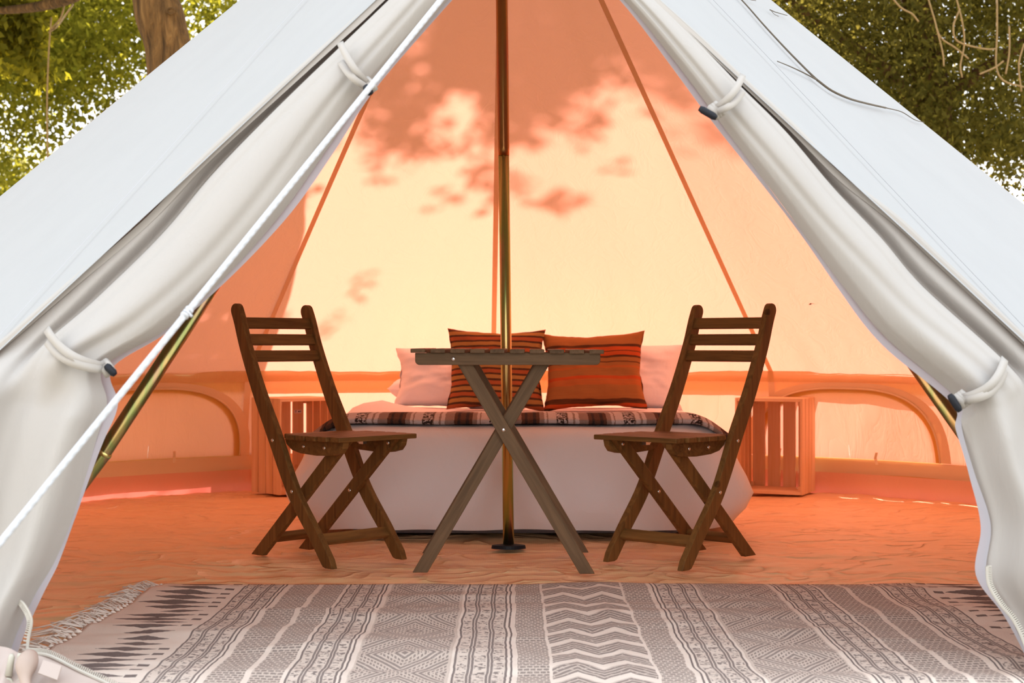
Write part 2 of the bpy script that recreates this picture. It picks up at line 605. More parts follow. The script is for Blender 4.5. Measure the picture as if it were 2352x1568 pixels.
def plan(phi, rb=R_BASE):
    """outline of the tent on the ground; phi = 0 at the back, +-180 at the doorway"""
    a = abs(phi)
    s = 1 if phi >= 0 else -1
    if a <= 90:
        return Vector((PC.x + s * rb * math.sin(rad(a)), PC.y + rb * math.cos(rad(a)), 0))
    k = (a - 90) / 90.0
    side = Vector((PC.x + s * rb, PC.y, 0))
    corner = Vector((s * 1.32, 3.30, 0))
    mid = Vector((0, 2.95, 0))
    return side.lerp(corner, k / 0.65) if k < 0.65 else corner.lerp(mid, (k - 0.65) / 0.35)


def floor_pt(u, v):
    p = plan(-180 + 360 * u, 2.69)
    q = Vector((0, 5.0, 0)).lerp(p, v)
    n1 = noise.noise(Vector((q.x * 1.1, q.y * 2.6, 1.7)))
    n2 = noise.noise(Vector((q.x * 3.3, q.y * 6.0, 5.1)))
    n3 = noise.noise(Vector((q.x * 2.2 + 0.6 * n1, q.y * 7.0, 9.0)))
    n4 = noise.noise(Vector((q.x * 7.0, q.y * 9.0 + n2, 2.0)))
    z = 0.010 * n1 + 0.005 * n2 + 0.007 * (1 - 2 * abs(n3)) ** 3 + 0.0035 * (1 - 2 * abs(n4)) ** 5 - 0.016
    z = max(-0.03, min(z, 0.0))
    return (q.x, q.y, z)


fl = obj('floor', grid_me('floor', floor_pt, 420, 150), M_SHEET, kind='structure')
fl['label'] = 'peach brown crinkled groundsheet inside the tent'

# ------------------------------------------------------------------ the bell tent
tent = thing('bell_tent', 'cream canvas bell tent with its door flaps tied open, glowing orange inside', 'tent', (0, 5.54, 0))


def eave(phi, r=R_EAVE):
    return Vector((PC.x + r * math.sin(rad(phi)), PC.y + r * math.cos(rad(phi)), Z_EAVE))


def roof_pt(phi, v, off=0.0):
    """v = 0 at the peak, 1 at the eave; off lifts the point outward from the canvas"""
    k = (phi % 30.0) / 30.0
    p = T.lerp(eave(phi), v)
    sag = 0.030 * math.sin(PI * k) * math.sin(PI * min(1, v)) ** 0.7 + 0.018 * math.sin(PI * k) * v
    wr = 0.0035 * noise.noise(Vector((phi * 0.20, v * 2.2, 3.0))) + 0.011 * noise.noise(Vector((phi * 0.75, v * 2.4, 8.0))) * smoothstep(0.70, 1.0, v)
    nrm = Vector((math.sin(rad(phi)) * 0.63, math.cos(rad(phi)) * 0.63, 0.777))
    return p + nrm * (off - sag + wr)


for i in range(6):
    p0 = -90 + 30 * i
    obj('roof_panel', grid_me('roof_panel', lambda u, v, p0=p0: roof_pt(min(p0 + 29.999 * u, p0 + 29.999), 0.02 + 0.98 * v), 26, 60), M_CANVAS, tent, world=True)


def seam_me(phi, w, off, v0=0.03):
    V, F = [], []
    for j in range(41):
        v = v0 + (1.0 - v0) * j / 40
        p = roof_pt(phi + 0.001, v, off)
        s = Vector((math.cos(rad(phi)), -math.sin(rad(phi)), 0)) * w / 2
        V += [p - s, p + s]
    for j in range(40):
        F.append((2 * j, 2 * j + 1, 2 * j + 3, 2 * j + 2))
    return mesh('roof_seam', V, F, True)


for phi in (-60, -30, -1.9, 30, 60):
    obj('roof_seam', seam_me(phi, 0.024, -0.006), M_SEAM, tent, world=True)

# front of the roof: a broad panel each side running forward to the door corner, and a narrow gore beside the doorway
def tri_panel(a, b, c, n=30, bow=0.0, amp=0.006, seed=0.0):
    nrm = (b - a).cross(c - a).normalized()
    if nrm.y > 0: nrm = -nrm
    def fn(u, v):
        p = a.lerp(b, v).lerp(a.lerp(c, v), u)
        k = noise.noise(Vector((p.x * 1.3 + seed, p.y * 1.3, p.z * 0.8)))
        return p + nrm * (amp * k * math.sin(PI * u) - bow * math.sin(PI * u) * v)
    return grid_me('roof_panel', fn, n, n)


for s in (-1, 1):
    S = Vector((PC.x + s * R_EAVE, PC.y, Z_EAVE))
    C = CORNER[s]
    a = T.lerp(S, 0.0)
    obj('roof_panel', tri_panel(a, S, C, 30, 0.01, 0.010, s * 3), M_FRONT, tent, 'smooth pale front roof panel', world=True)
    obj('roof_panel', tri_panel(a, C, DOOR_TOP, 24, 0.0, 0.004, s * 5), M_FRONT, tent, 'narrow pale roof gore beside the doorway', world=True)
    # felled seam down the front panel, and the turned hem along the doorway
    seam = [T.lerp(C, k / 20) for k in range(1, 21)]
    nrm = (C - T).cross(S - T).normalized()
    if nrm.y > 0: nrm = -nrm
    V, F = [], []
    acr = (C - T).cross(nrm).normalized()
    for k, p in enumerate(seam):
        wv = 0.004 * math.sin(k * 0.9 + s)
        V += [p + nrm * 0.012 + acr * (wv - 0.0017), p + nrm * 0.012 + acr * (wv + 0.0017)]
    F = [(2 * k, 2 * k + 1, 2 * k + 3, 2 * k + 2) for k in range(19)]
    obj('roof_seam', mesh('roof_seam', V, F), M_LINE if s > 0 else M_LINING, tent, 'thin stitched seam', world=True)
    # front side wall below the eave
    base = [plan(s * (90 + 58.5 * k / 10)) for k in range(11)]
    ev = [S.lerp(C, k / 10) for k in range(11)]
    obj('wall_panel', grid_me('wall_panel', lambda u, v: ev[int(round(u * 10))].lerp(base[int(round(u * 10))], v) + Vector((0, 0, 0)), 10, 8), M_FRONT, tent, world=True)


def wall_pt(phi, z, inset=0.0):
    k = 1 - z / Z_EAVE
    r = R_EAVE + (R_BASE - R_EAVE) * k - inset
    wr = 0.008 * noise.noise(Vector((phi * 0.16, z * 3.0, 2.0))) + 0.004 * noise.noise(Vector((phi * 0.6, z * 5, 4.0)))
    r += wr * smoothstep(0, 0.1, k) * smoothstep(0, 0.15, 1 - k * 0.9)
    return Vector((PC.x + r * math.sin(rad(phi)), PC.y + r * math.cos(rad(phi)), z))


WINDOWS = (-41.0, 38.5)
WHALF = 10.5
def in_window(phi, z):
    for c in WINDOWS:
        a, b = abs(phi - c) / WHALF, (z - 0.165) / 0.34
        if b > 0 and a < 1 and a ** 2.8 + b ** 2.8 < 0.93: return True
    return False


def wall_with_openings(p0, p1, z0, z1, nu, nv):
    V = [wall_pt(p0 + (p1 - p0) * i / nu, z0 + (z1 - z0) * j / nv) for j in range(nv + 1) for i in range(nu + 1)]
    F = []
    for j in range(nv):
        for i in range(nu):
            if in_window(p0 + (p1 - p0) * (i + 0.5) / nu, z0 + (z1 - z0) * (j + 0.5) / nv): continue
            a = j * (nu + 1) + i
            F.append((a, a + 1, a + nu + 2, a + nu + 1))
    return mesh('wall_panel', V, F, True)


def band_me(name, p0, p1, z0, z1, inset, nu=30, nv=8, wav=0.0):
    def fn(u, v):
        phi = p0 + (p1 - p0) * u
        p = wall_pt(phi, z0 + (z1 - z0) * v, inset)
        if wav:
            p.z += wav * noise.noise(Vector((phi * 0.12, 3.3, 1))) * (1 - v)
        return p
    return grid_me(name, fn, nu, nv)


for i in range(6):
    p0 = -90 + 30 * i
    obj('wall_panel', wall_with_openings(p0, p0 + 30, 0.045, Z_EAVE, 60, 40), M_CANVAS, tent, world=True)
    obj('eave_band', band_me('eave_band', p0, p0 + 30, Z_EAVE - 0.052, Z_EAVE + 0.002, 0.010, 30, 3), M_BAND, tent, 'doubled strip of canvas along the eave', world=True)
    obj('valance', band_me('valance', p0, p0 + 30, Z_EAVE - 0.098, Z_EAVE + 0.004, -0.030, 30, 4), M_BAND, tent, world=True)
    obj('mud_flap', band_me('mud_flap', p0, p0 + 30, 0.032, 0.172, -0.014, 30, 4, 0.02), M_SEAM, tent, world=True)
    obj('hem_band', band_me('hem_band', p0, p0 + 30, 0.085, 0.162, 0.010, 30, 4, 0.015), M_SEAM, tent, 'doubled hem along the foot of the wall', world=True)
    obj('groundsheet_edge', band_me('groundsheet_edge', p0, p0 + 30, -0.13, 0.092, 0.030, 40, 5, 0.0), M_SHEETWALL, tent, 'reddish upturned edge of the groundsheet', world=True)
for phi in (-30, 30):
    V, F = [], []
    for j in range(9):
        z = 0.05 + (Z_EAVE - 0.05) * j / 8
        a, b = wall_pt(phi - 0.35, z, 0.008), wall_pt(phi + 0.35, z, 0.008)
        V += [a, b]
    obj('wall_seam', mesh('wall_seam', V, [(2 * j, 2 * j + 1, 2 * j + 3, 2 * j + 2) for j in range(8)], True), M_SEAM, tent, world=True)

# half-moon zipped windows in the wall
for c in WINDOWS:
    half, zb, zt = WHALF, 0.165, 0.505
    def arc(t, k=1.0, dz=0.0):
        """t 0..1 along the arch from one foot over the top to the other"""
        th = PI * t
        e = 0.72
        cx = -math.copysign(abs(math.cos(th)) ** e, math.cos(th))
        sz = math.sin(th) ** e
        return c + half * k * cx, zb + (zt - zb) * (1 - (1 - k) * 0.8) * sz
    def wfn(u, v):
        ph, z = arc(u, max(0.001, v))
        return wall_pt(ph, zb + (z - zb) * 1.0, 0.016 + 0.010 * noise.noise(Vector((ph * 0.1, z * 7, 1))) * (1 - v))
    w = obj('window_flap', grid_me('window_flap', wfn, 48, 14), M_CANVAS, tent, 'half-moon window flap zipped shut', world=True)
    pts = [wall_pt(*arc(k / 48, 1.0), 0.020) for k in range(49)]
    obj('zip', tube_me('zip', pts, 0.0045, 6), M_SEAM, w, 'curved window zip')
    V = []
    for k in range(49):
        V += [wall_pt(*arc(k / 48, 0.925), 0.012), wall_pt(*arc(k / 48, 1.11), 0.012)]
    obj('window_border', mesh('window_border', V, [(2 * k, 2 * k + 1, 2 * k + 3, 2 * k + 2) for k in range(48)], True), M_SEAM, w)
    for ph in (c - 8.0, c + 3.0):
        p = wall_pt(ph, 0.172, 0.022)
        q = p + Vector((0.004, -0.012, 0.028))
        V = [p + Vector((-0.006, 0, 0)), p + Vector((0.007, 0, 0)), q + Vector((0.006, 0, 0)), q + Vector((-0.006, 0, 0)),
             p + Vector((-0.003, -0.02, -0.03)), p + Vector((0.010, -0.02, -0.03))]
        o = obj('tie_tab', mesh('tie_tab', V, [(0, 1, 2, 3), (4, 5, 1, 0)]), M_SEAM, w)
        solid(o, 0.002)
# eave ties hanging beside the two back seams
for phi in (-29.6, 28.6):
    p = wall_pt(phi, Z_EAVE, 0.022)
    pts = [p, p + Vector((0.012, -0.006, -0.035)), p + Vector((0.022, -0.010, -0.062))] if phi < 0 else [p, p + Vector((-0.010, -0.008, -0.04)), p + Vector((-0.030, -0.010, -0.095)), p + Vector((-0.012, -0.010, -0.102))]
    obj('eave_tie', tube_me('eave_tie', pts, 0.004, 6), M_STRAP, tent, 'short hanging tie tape', world=True)
    obj('eave_toggle', tube_me('eave_toggle', [p + Vector((0.0, -0.01, 0.008)), p + Vector((0.026, -0.012, 0.006))], 0.005, 8), M_BLACK, tent, 'small black toggle', world=True)

# ---- door flaps: lofted between the doorway hem (h) and their free edge (e)
FLAP_L = [((1180, -290, 3.62), (1196, -270, 3.58)), ((1010, -125, 3.59), (1110, -105, 3.55)), ((868, 5, 3.565), (1000, 28, 3.52)),
          ((775, 88, 3.555), (852, 196, 3.49)), ((615, 232, 3.54), (752, 335, 3.47)), ((462, 374, 3.53), (640, 492, 3.44)),
          ((340, 502, 3.52), (500, 648, 3.42)), ((168, 650, 3.50), (372, 760, 3.40)), ((38, 765, 3.485), (236, 842, 3.375)),
          ((-60, 850, 3.47), (240, 925, 3.36)), ((-110, 950, 3.45), (212, 1015, 3.35)), ((-140, 1120, 3.43), (163, 1175, 3.345)),
          ((-150, 1280, 3.42), (118, 1290, 3.34)), ((-170, 1400, 3.41), (72, 1372, 3.33)), ((-190, 1500, 3.40), (28, 1470, 3.33)), ((-200, 1562, 3.40), (10, 1548, 3.33))]
FLAP_R = [((1182, -290, 3.62), (1202, -270, 3.58)), ((1340, -140, 3.59), (1330, -110, 3.55)), ((1500, 0, 3.565), (1446, 8, 3.52)),
          ((1610, 98, 3.555), (1556, 142, 3.50)), ((1708, 190, 3.55), (1650, 268, 3.48)), ((1815, 290, 3.54), (1742, 392, 3.46)),
          ((1925, 400, 3.53), (1850, 535, 3.44)), ((2052, 500, 3.52), (1944, 660, 3.42)), ((2150, 592, 3.51), (2044, 778, 3.40)),
          ((2352, 780, 3.49), (2208, 918, 3.375)), ((2430, 862, 3.47), (2214, 985, 3.36)), ((2440, 985, 3.45), (2244, 1090, 3.35)),
          ((2490, 1130, 3.43), (2278, 1210, 3.345)), ((2520, 1290, 3.42), (2268, 1325, 3.34)), ((2540, 1420, 3.41), (2325, 1420, 3.335)), ((2560, 1560, 3.40), (2380, 1530, 3.33))]


def make_flap(side, secs):
    H = catmull([P(h[0] + side * 12, h[1] - 4, h[2] + 0.03) for h, e in secs], 150)
    E = catmull([P(*e) for h, e in secs], 150)
    tie_ts = (8 / 15.0, 3 / 15.0) if side < 0 else (9 / 15.0, 4 / 15.0)
    sd = 1.7 if side < 0 else 9.2

    def fn(u, t):
        i = int(round(t * 150))
        h, e = Vector(H[i]), Vector(E[i])
        p = h.lerp(e, u)
        w = (e - h).length
        low = smoothstep(tie_ts[0] - 0.01, tie_ts[0] + 0.10, t)
        pin = min(1.0, min(abs(t - k) for k in tie_ts) / 0.10)
        g = 0.0
        uv = 0.17 + 0.17 * smoothstep(0.30, 0.56, t)
        if low < 1:
            val = 0.035 * math.exp(-((u - uv) / 0.055) ** 2)
            roll = -min(0.085, 0.42 * w) * math.sin(PI * max(0.0, min(1.0, (u - uv) / (1 - uv)))) ** 0.8
            hemf = -0.012 * math.sin(PI * min(1, u / uv))
            cre = 0.010 * math.exp(-((u - 0.47 - 0.08 * math.sin(t * 9 + sd)) / 0.045) ** 2) * smoothstep(0.0, 0.3, t)
            cre2 = 0.007 * math.exp(-((u - 0.74 + 0.06 * math.sin(t * 7 + sd)) / 0.05) ** 2)
            g += (1 - low) * (val + roll + hemf + cre + cre2)
        # gathers near the ties
        near = math.exp(-((t - tie_ts[0]) / 0.055) ** 2)
        g += 0.012 * near * math.sin(2 * PI * (3.1 * u + sd)) * (0.3 + 0.7 * u)
        if low > 0:
            f = math.sin(2 * PI * (1.55 * u + 0.12 + 0.25 * (t - 0.5)) + sd)
            f2 = math.sin(2 * PI * (3.4 * u + 0.4 * t) + 2 * sd)
            g += low * (0.038 * f * (0.35 + 0.65 * pin) + 0.010 * f2 - 0.045 * math.sin(PI * u))
        g += 0.006 * noise.noise(Vector((p.x * 6, t * 9, sd)))
        q = p + Vector((0, g, 0))
        if u > 0.93:
            q.y += 0.02 * ((u - 0.93) / 0.07)
        return q

    fl_ = obj('door_flap', grid_me('door_flap', fn, 72, 150), M_FLAP, tent,
              'beige canvas door flap tied back on the ' + ('left' if side < 0 else 'right'), world=True)
    # pale lining showing along the free edge
    def lin(u, t):
        i = int(round(t * 150))
        e = Vector(E[i])
        out = (Vector(E[i]) - Vector(H[i])).normalized()
        wl = 0.016 + 0.010 * math.sin(t * 21 + sd) + 0.010 * math.exp(-((t - 0.62) / 0.08) ** 2)
        wl *= smoothstep(0.0, 0.05, t)
        return e + out * (wl * (u - 0.35)) + Vector((0, 0.028 + 0.012 * u, 0))
    obj('flap_lining', grid_me('flap_lining', lin, 4, 150), M_LINING, fl_, 'lilac white lining along the edge of the flap')
    # roofside binding along the doorway hem
    def hem(u, t):
        i = int(round(t * 95))
        h = Vector(H[i])
        out = (Vector(E[i]) - h).normalized()
        return h + out * (0.014 + 0.018 * u) + Vector((0, -0.022 + 0.008 * u, 0))
    obj('door_hem', grid_me('door_hem', hem, 2, 95), M_STRAP, fl_, 'stitched hem along the doorway')
    return fl_, H, E, fn


def strap(parent, pts, wid, tw=0.0):
    """flat webbing through pts (facing the camera)"""
    V = []
    n = len(pts)
    for k, p in enumerate(pts):
        d = (pts[min(k + 1, n - 1)] - pts[max(k - 1, 0)]).normalized()
        s = d.cross(Vector((0, -1, 0))).normalized()
        s = (s + Vector((0, tw * math.sin(k * 0.7), 0))).normalized()
        V += [p - s * wid / 2, p + s * wid / 2]
    o = obj('tie_strap', mesh('tie_strap', V, [(2 * k, 2 * k + 1, 2 * k + 3, 2 * k + 2) for k in range(n - 1)], True), M_STRAP, parent)
    solid(o, 0.003)
    return o


def tie(parent, a, b, c, bulge, wid, gap):
    """two turns of strap from the hem a, round the roll, to the toggle at b"""
    for k in (-1, 1):
        off = Vector((0, 0, k * gap))
        pts = []
        for i in range(13):
            t = i / 12
            p = a.lerp(b, t) + off * (1 - t * 0.75)
            p.y -= bulge * math.sin(PI * (0.12 + 0.86 * t)) ** 0.6
            p.z -= 0.012 * math.sin(PI * t)
            pts.append(p)
        strap(parent, pts, wid, 0.2 * k)
    V, F = [], []
    for i in range(3):
        q = b + Vector((0.006 * (i - 1), -0.012, 0.004 * (i - 1)))
        tube_me('', [q + Vector((-0.008, 0, 0.012)), q + Vector((0.004, -0.010, 0.0)), q + Vector((0.010, 0, -0.012))], 0.0075, 7, True, (V, F))
    obj('strap_knot', mesh('strap_knot', V, F, True), M_STRAP, parent)
    p, q = c
    pts = [p.lerp(q, k) for k in (0.0, 0.18, 0.82, 1.0)]
    obj('toggle', tube_me('toggle', pts, [0.0055, 0.0082, 0.0082, 0.0055], 10), M_BLACK, parent, 'black plastic toggle')


fL, HL, EL, fnL = make_flap(-1, FLAP_L)
fR, HR, ER, fnR = make_flap(1, FLAP_R)
tie(fL, P(786, 128, 3.50), P(846, 200, 3.45), (P(838, 196, 3.39), P(853, 217, 3.39)), 0.075, 0.015, 0.021)
tie(fL, P(122, 770, 3.42), P(247, 845, 3.36), (P(243, 838, 3.33), P(265, 861, 3.33)), 0.085, 0.018, 0.013)
tie(fR, P(1700, 198, 3.50), P(1642, 256, 3.44), (P(1606, 248, 3.39), P(1646, 271, 3.39)), 0.075, 0.015, 0.018)
tie(fR, P(2292, 836, 3.42), P(2204, 916, 3.35), (P(2181, 906, 3.31), P(2205, 944, 3.31)), 0.085, 0.018, 0.012)


def zip_line(parent, pts, label, rr=0.0036):
    """zip tape with its teeth joined into one strip"""
    V, F = [], []
    ln = sum((Vector(pts[k + 1]) - Vector(pts[k])).length for k in range(len(pts) - 1))
    c = catmull(pts, max(8, int(ln / 0.0048)))
    tube_me('', c, rr, 6, True, (V, F))
    for k in range(0, len(c) - 1):
        p = Vector(c[k])
        d = (Vector(c[k + 1]) - p).normalized()
        s = d.cross(Vector((0, -1, 0))).normalized()
        b0 = len(V)
        h = rr * 2.5
        for (a1, a2) in ((-0.0012, 0.0), (0.0012, 0.0), (0.0012, h), (-0.0012, h)):
            V.append(p + d * a1 - s * a2 + Vector((0, -0.003, 0)))
        for (a1, a2) in ((-0.0012, 0.0), (0.0012, 0.0), (0.0012, h), (-0.0012, h)):
            V.append(p + d * a1 - s * a2 + Vector((0, 0.003, 0)))
        F += [(b0, b0 + 1, b0 + 2, b0 + 3), (b0 + 4, b0 + 7, b0 + 6, b0 + 5), (b0 + 3, b0 + 2, b0 + 6, b0 + 7), (b0, b0 + 3, b0 + 7, b0 + 4), (b0 + 1, b0 + 5, b0 + 6, b0 + 2)]
    return obj('door_zip', mesh('door_zip', V, F), M_ZIP, parent, label)


zip_line(fR, [P(2267, 1300, 3.325), P(2271, 1342, 3.325), P(2296, 1386, 3.32), P(2326, 1422, 3.32), P(2350, 1470, 3.315), P(2372, 1540, 3.31)], 'pale zip teeth along the right flap')
zip_line(fL, [P(58, 1568, 3.30), P(64, 1475, 3.31), P(72, 1430, 3.31), P(66, 1406, 3.31), P(52, 1384, 3.315), P(42, 1378, 3.32)], 'pale zip teeth at the foot of the left flap')

# canvas door sill with its zip, slumped at the left of the doorway
sill_top = catmull([P(-60, 1478, 3.27), P(14, 1486, 3.27), P(52, 1502, 3.26), P(92, 1500, 3.25), P(140, 1520, 3.23), P(200, 1550, 3.20), P(262, 1578, 3.18), P(330, 1612, 3.14)], 60)
sill_bot = [Vector((p[0] - 0.01, p[1] - 0.11 - 0.02 * math.sin(i * 0.4), max(-0.004, p[2] - 0.14))) for i, p in enumerate(sill_top)]
def sill(u, v):
    i = int(round(u * 60))
    p = Vector(sill_top[i]).lerp(sill_bot[i], v)
    p.y -= 0.03 * math.sin(PI * v) * (1 + 0.6 * math.sin(i * 0.55))
    return p
so = obj('door_sill', grid_me('door_sill', sill, 60, 14), simple('sill_pvc', (0.45, 0.36, 0.32), 0.45, nscale=12), tent, 'pinkish slumped doorway sill', world=True)
zip_line(so, [Vector(sill_top[i]) + Vector((0, -0.004, 0.004)) for i in (20, 30, 40, 50, 60)], 'pale zip along the doorway sill', 0.0042)
V, F = [], []
tube_me('', catmull([P(70, 1504, 3.20), P(60, 1530, 3.17), P(58, 1560, 3.15), P(66, 1600, 3.13)], 12), [0.016 + 0.006 * math.sin(k * 0.5) for k in range(13)], 12, True, (V, F))
obj('rolled_sleeve', mesh('rolled_sleeve', V, F, True), simple('sleeve_cloth', (0.40, 0.30, 0.25), 0.6, nscale=20), so, 'loose brownish roll of cloth under the zip')
V = [P(100, 1516, 3.165), P(142, 1530, 3.155), P(132, 1562, 3.135), P(88, 1546, 3.145)]
o = obj('sewn_patch', mesh('sewn_patch', V, [(0, 1, 2, 3)]), simple('patch_pvc', (0.42, 0.335, 0.295), 0.4), so, 'small stitched patch on the sill')
solid(o, 0.004)
for (px, py, tilt) in ((27, 1508, -0.10), (46, 1506, 0.16)):
    b = P(px, py, 3.19)
    e = b + Vector((math.sin(tilt) * 0.05, -0.006, -0.048))
    V, F = [], []
    ring = [e + Vector((0.0095 * math.cos(t), -0.004, -0.004 + 0.0095 * math.sin(t))) for t in [2 * PI * k / 12 for k in range(13)]]
    tube_me('', ring, 0.0032, 6, False, (V, F))
    tube_me('', [b + Vector((0, 0, 0.006)), b, e + Vector((0, 0, 0.010))], [0.004, 0.0065, 0.0075], 8, True, (V, F))
    obj('zip_pull', mesh('zip_pull', V, F, True), M_ZIPPULL, so, 'pale plastic zip pull')

# ------------------------------------------------------------------ poles and rope
pole = thing('centre_pole', 'tall golden zinc centre pole standing behind the table', 'pole', tuple(PC))
lean = Vector((-0.0125, 0, 1.0))
def lp(z): return Vector((lean.x * z, 0, z))
ZJ = EYE + (790 - 338) / FPX * 5.54
obj('lower_tube', tube_me('lower_tube', [lp(0.0), lp(0.7), lp(ZJ)], 0.0195, 20), M_ZINC, pole)
obj('upper_tube', tube_me('upper_tube', [lp(ZJ - 0.03), lp(ZJ), lp(2.0), lp(2.655)], [0.0198, 0.0212, 0.0212, 0.0212], 20), M_ZINCDARK, pole, 'darker bronze upper section of the pole')
V, F = [], []
outl = [(0.052 * math.cos(t) * (1 - 0.18 * math.cos(2 * t + PI)), 0.036 * math.sin(t)) for t in [2 * PI * k / 28 for k in range(28)]]
V = [(a, b, -0.002) for a, b in outl] + [(a * 0.96, b * 0.94, 0.010) for a, b in outl] + [(a * 0.5, b * 0.6, 0.013) for a, b in outl]
F = [tuple(range(28))[::-1], tuple(range(56, 84))]
for r_ in (0, 28):
    F += [(r_ + k, r_ + (k + 1) % 28, r_ + 28 + (k + 1) % 28, r_ + 28 + k) for k in range(28)]
obj('base_plate', mesh('base_plate', V, F), M_BLACK, pole, 'flat black rubber foot')

frame = thing('door_frame', 'A-shaped pair of golden tubes propping the tent doorway', 'tent frame', (0, 3.62, 0))
for path in ([(-1.295, 0.0), (-0.943, 0.469), (-0.62, 0.963), (-0.262, 1.510), (-0.060, 1.715), (0.03, 1.745)],
             [(1.410, 0.0), (1.075, 0.468), (0.80, 0.858), (0.300, 1.500), (0.100, 1.715), (0.03, 1.745)]):
    w = [Vector((a, 0.0, b)) for a, b in path]
    leg = obj('frame_pole', tube_me('frame_pole', [w[0], w[1], w[1] + (w[2] - w[1]) * 0.01, w[2]], [0.0190, 0.0190, 0.0172, 0.0172], 16), M_ZINCDULL, frame)
    top = [w[2], w[2] + (w[3] - w[2]) * 0.01] + [Vector(q) for q in catmull([w[3], w[4], w[5]], 10)]
    obj('pole_section', tube_me('pole_section', top, [0.0166] + [0.0176] * (len(top) - 1), 16), M_ZINCDULL, leg, 'upper bent section of the tube')
    d = (w[2] - w[1]) * 0.008
    obj('ferrule', tube_me('ferrule', [w[1] - d, w[1] + d], 0.0196, 16), M_ZINC, leg, 'bright joint ring')

ra, rb = P(1252, -295, 3.50), P(-480, 1838, 2.42)
rp = [ra.lerp(rb, k / 60) for k in range(61)]
rope = thing('guy_rope', 'taut white guy rope running down across the left door flap', 'rope', tuple(rb))
obj('cord', tube_me('cord', [p - rb for p in rp], 0.0062, 10), M_ROPE, rope)
kc = P(424, 716, 3.0)
tt = min(range(61), key=lambda k: ((rp[k].x / rp[k].y) - (kc.x / kc.y)) ** 2)
kp = rp[tt] - rb
V, F = [], []
dr = (rb - ra).normalized()
for q in (-0.006, 0.0, 0.006):
    tube_me('', [kp + dr * (q - 0.004), kp + dr * (q + 0.004)], 0.0082, 8, True, (V, F))
tube_me('', [kp, kp + Vector((0.010, -0.004, -0.007))], 0.003, 6, True, (V, F))
obj('knot', mesh('knot', V, F, True), M_ROPE, rope)

# ------------------------------------------------------------------ twigs on the right roof panel
S1 = Vector((PC.x + R_EAVE, PC.y, Z_EAVE))
PN = (S1 - T).cross(CORNER[1] - T).normalized()
if PN.y > 0: PN = -PN
def on_front(px, py, lift=0.010):
    d = P(px, py, 1.0) - Vector((0, 0, EYE))
    o = Vector((0, 0, EYE))
    k = (T - o).dot(PN) / d.dot(PN)
    return o + d * k + PN * lift
def twig(chains, label):
    b = on_front(*chains[0][0][0])
    V, F = [], []
    for pts, r0, r1 in chains:
        w = [on_front(*p) - b for p in pts]
        c = catmull(w, len(w) * 6)
        tube_me('', c, [r0 + (r1 - r0) * k / (len(c) - 1) for k in range(len(c))], 6, True, (V, F))
    o = obj('twig', mesh('twig', V, F, True), M_TWIG, loc=b)
    return tag(o, label, 'twig', 'twigs lying on the tent roof')
twig([([(1682, -12), (1712, 20), (1752, 66), (1800, 118), (1845, 164), (1872, 190)], 0.0022, 0.0035),
      ([(1872, 190), (1905, 214), (1945, 232), (1985, 243), (2030, 253)], 0.0035, 0.0030),
      ([(1780, 147), (1812, 160), (1846, 176), (1872, 190)], 0.0012, 0.0022),
      ([(2030, 253), (2066, 262), (2096, 280), (2118, 286)], 0.0018, 0.0010)], 'long dark bent twig lying on the right roof panel')
twig([([(1764, 28), (1776, 33), (1790, 37), (1804, 41)], 0.0016, 0.0012), ([(1766, 29), (1774, 38), (1784, 43)], 0.0010, 0.0008)], 'short forked twig scrap on the right roof near its ridge')
twig([([(1700, -4), (1708, 2), (1718, 5), (1732, 7)], 0.0016, 0.0010), ([(1704, 0), (1712, 6)], 0.0010, 0.0008)], 'smallest twig scrap at the top of the right roof panel')

# ------------------------------------------------------------------ folding table
def bar_outline(b0, z0, b1, z1, w):
    """a straight bar from (b0,z0) to (b1,z1), cut level at both ends"""
    d = Vector((b1 - b0, z1 - z0)).normalized()
    hw = w / 2 / abs(d.y)
    return [(b0 - hw, z0), (b0 + hw, z0), (b1 + hw, z1), (b1 - hw, z1)]


table = thing('folding_table', 'greyish brown slatted folding table on crossed legs in front of the pole', 'table', (-0.012, 5.16, 0), rad(-0.6))
slat_me = box_me('slat', -0.0228, 0.0228, -0.298, 0.298, -0.0065, 0.0065)
for k in range(10):
    o = obj('slat', slat_me, M_TBY, table, loc=(-0.2775 + 0.0617 * k, 0, 0.6995 - 0.0004 * k))
    bevel(o, 0.002)
def apron_out(x0, x1, z0, z1, r):
    o = [(x0, z1), (x0, z0 + r)]
    o += [(x0 + r - r * math.cos(t), z0 + r - r * math.sin(t)) for t in (0.4, 0.8, 1.2)]
    o += [(x0 + r, z0), (x1 - r, z0)]
    o += [(x1 - r + r * math.sin(t), z0 + r - r * math.cos(t)) for t in (0.4, 0.8, 1.2)]
    o += [(x1, z0 + r), (x1, z1)]
    return o
for sy in (-1, 1):
    o = obj('apron', extrude_me('apron', apron_out(-0.287, 0.290, 0.655, 0.6925, 0.014), 'y', sy * 0.272 - 0.010, sy * 0.272 + 0.010), M_TBX, table)
    bevel(o, 0.0015)
for sy in (-1, 1):
    for (xa, xb, yy) in ((-0.135, 0.250, 0.250), (0.112, -0.275, 0.226)):
        L = Vector((xb - xa, -0.660)).length
        ang = math.atan2(xb - xa, 0.660)
        # leg modelled along its own z so that the grain follows it, ends cut level with the floor
        hw, cut = 0.0205, 0.0205 * math.tan(abs(ang)) * (1 if ang > 0 else -1)
        out = [(-hw, -L - (-hw) * math.tan(-ang) * -1), (hw, -L - hw * math.tan(-ang) * -1), (hw, -hw * math.tan(-ang) * -1), (-hw, hw * math.tan(-ang) * -1)]
        me = extrude_me('leg', out, 'y', -0.0105, 0.0105)
        o = obj('leg', me, M_TBZ, table, loc=(xa, sy * yy, 0.662), rot=(0, -ang, 0))
        bevel(o, 0.002)
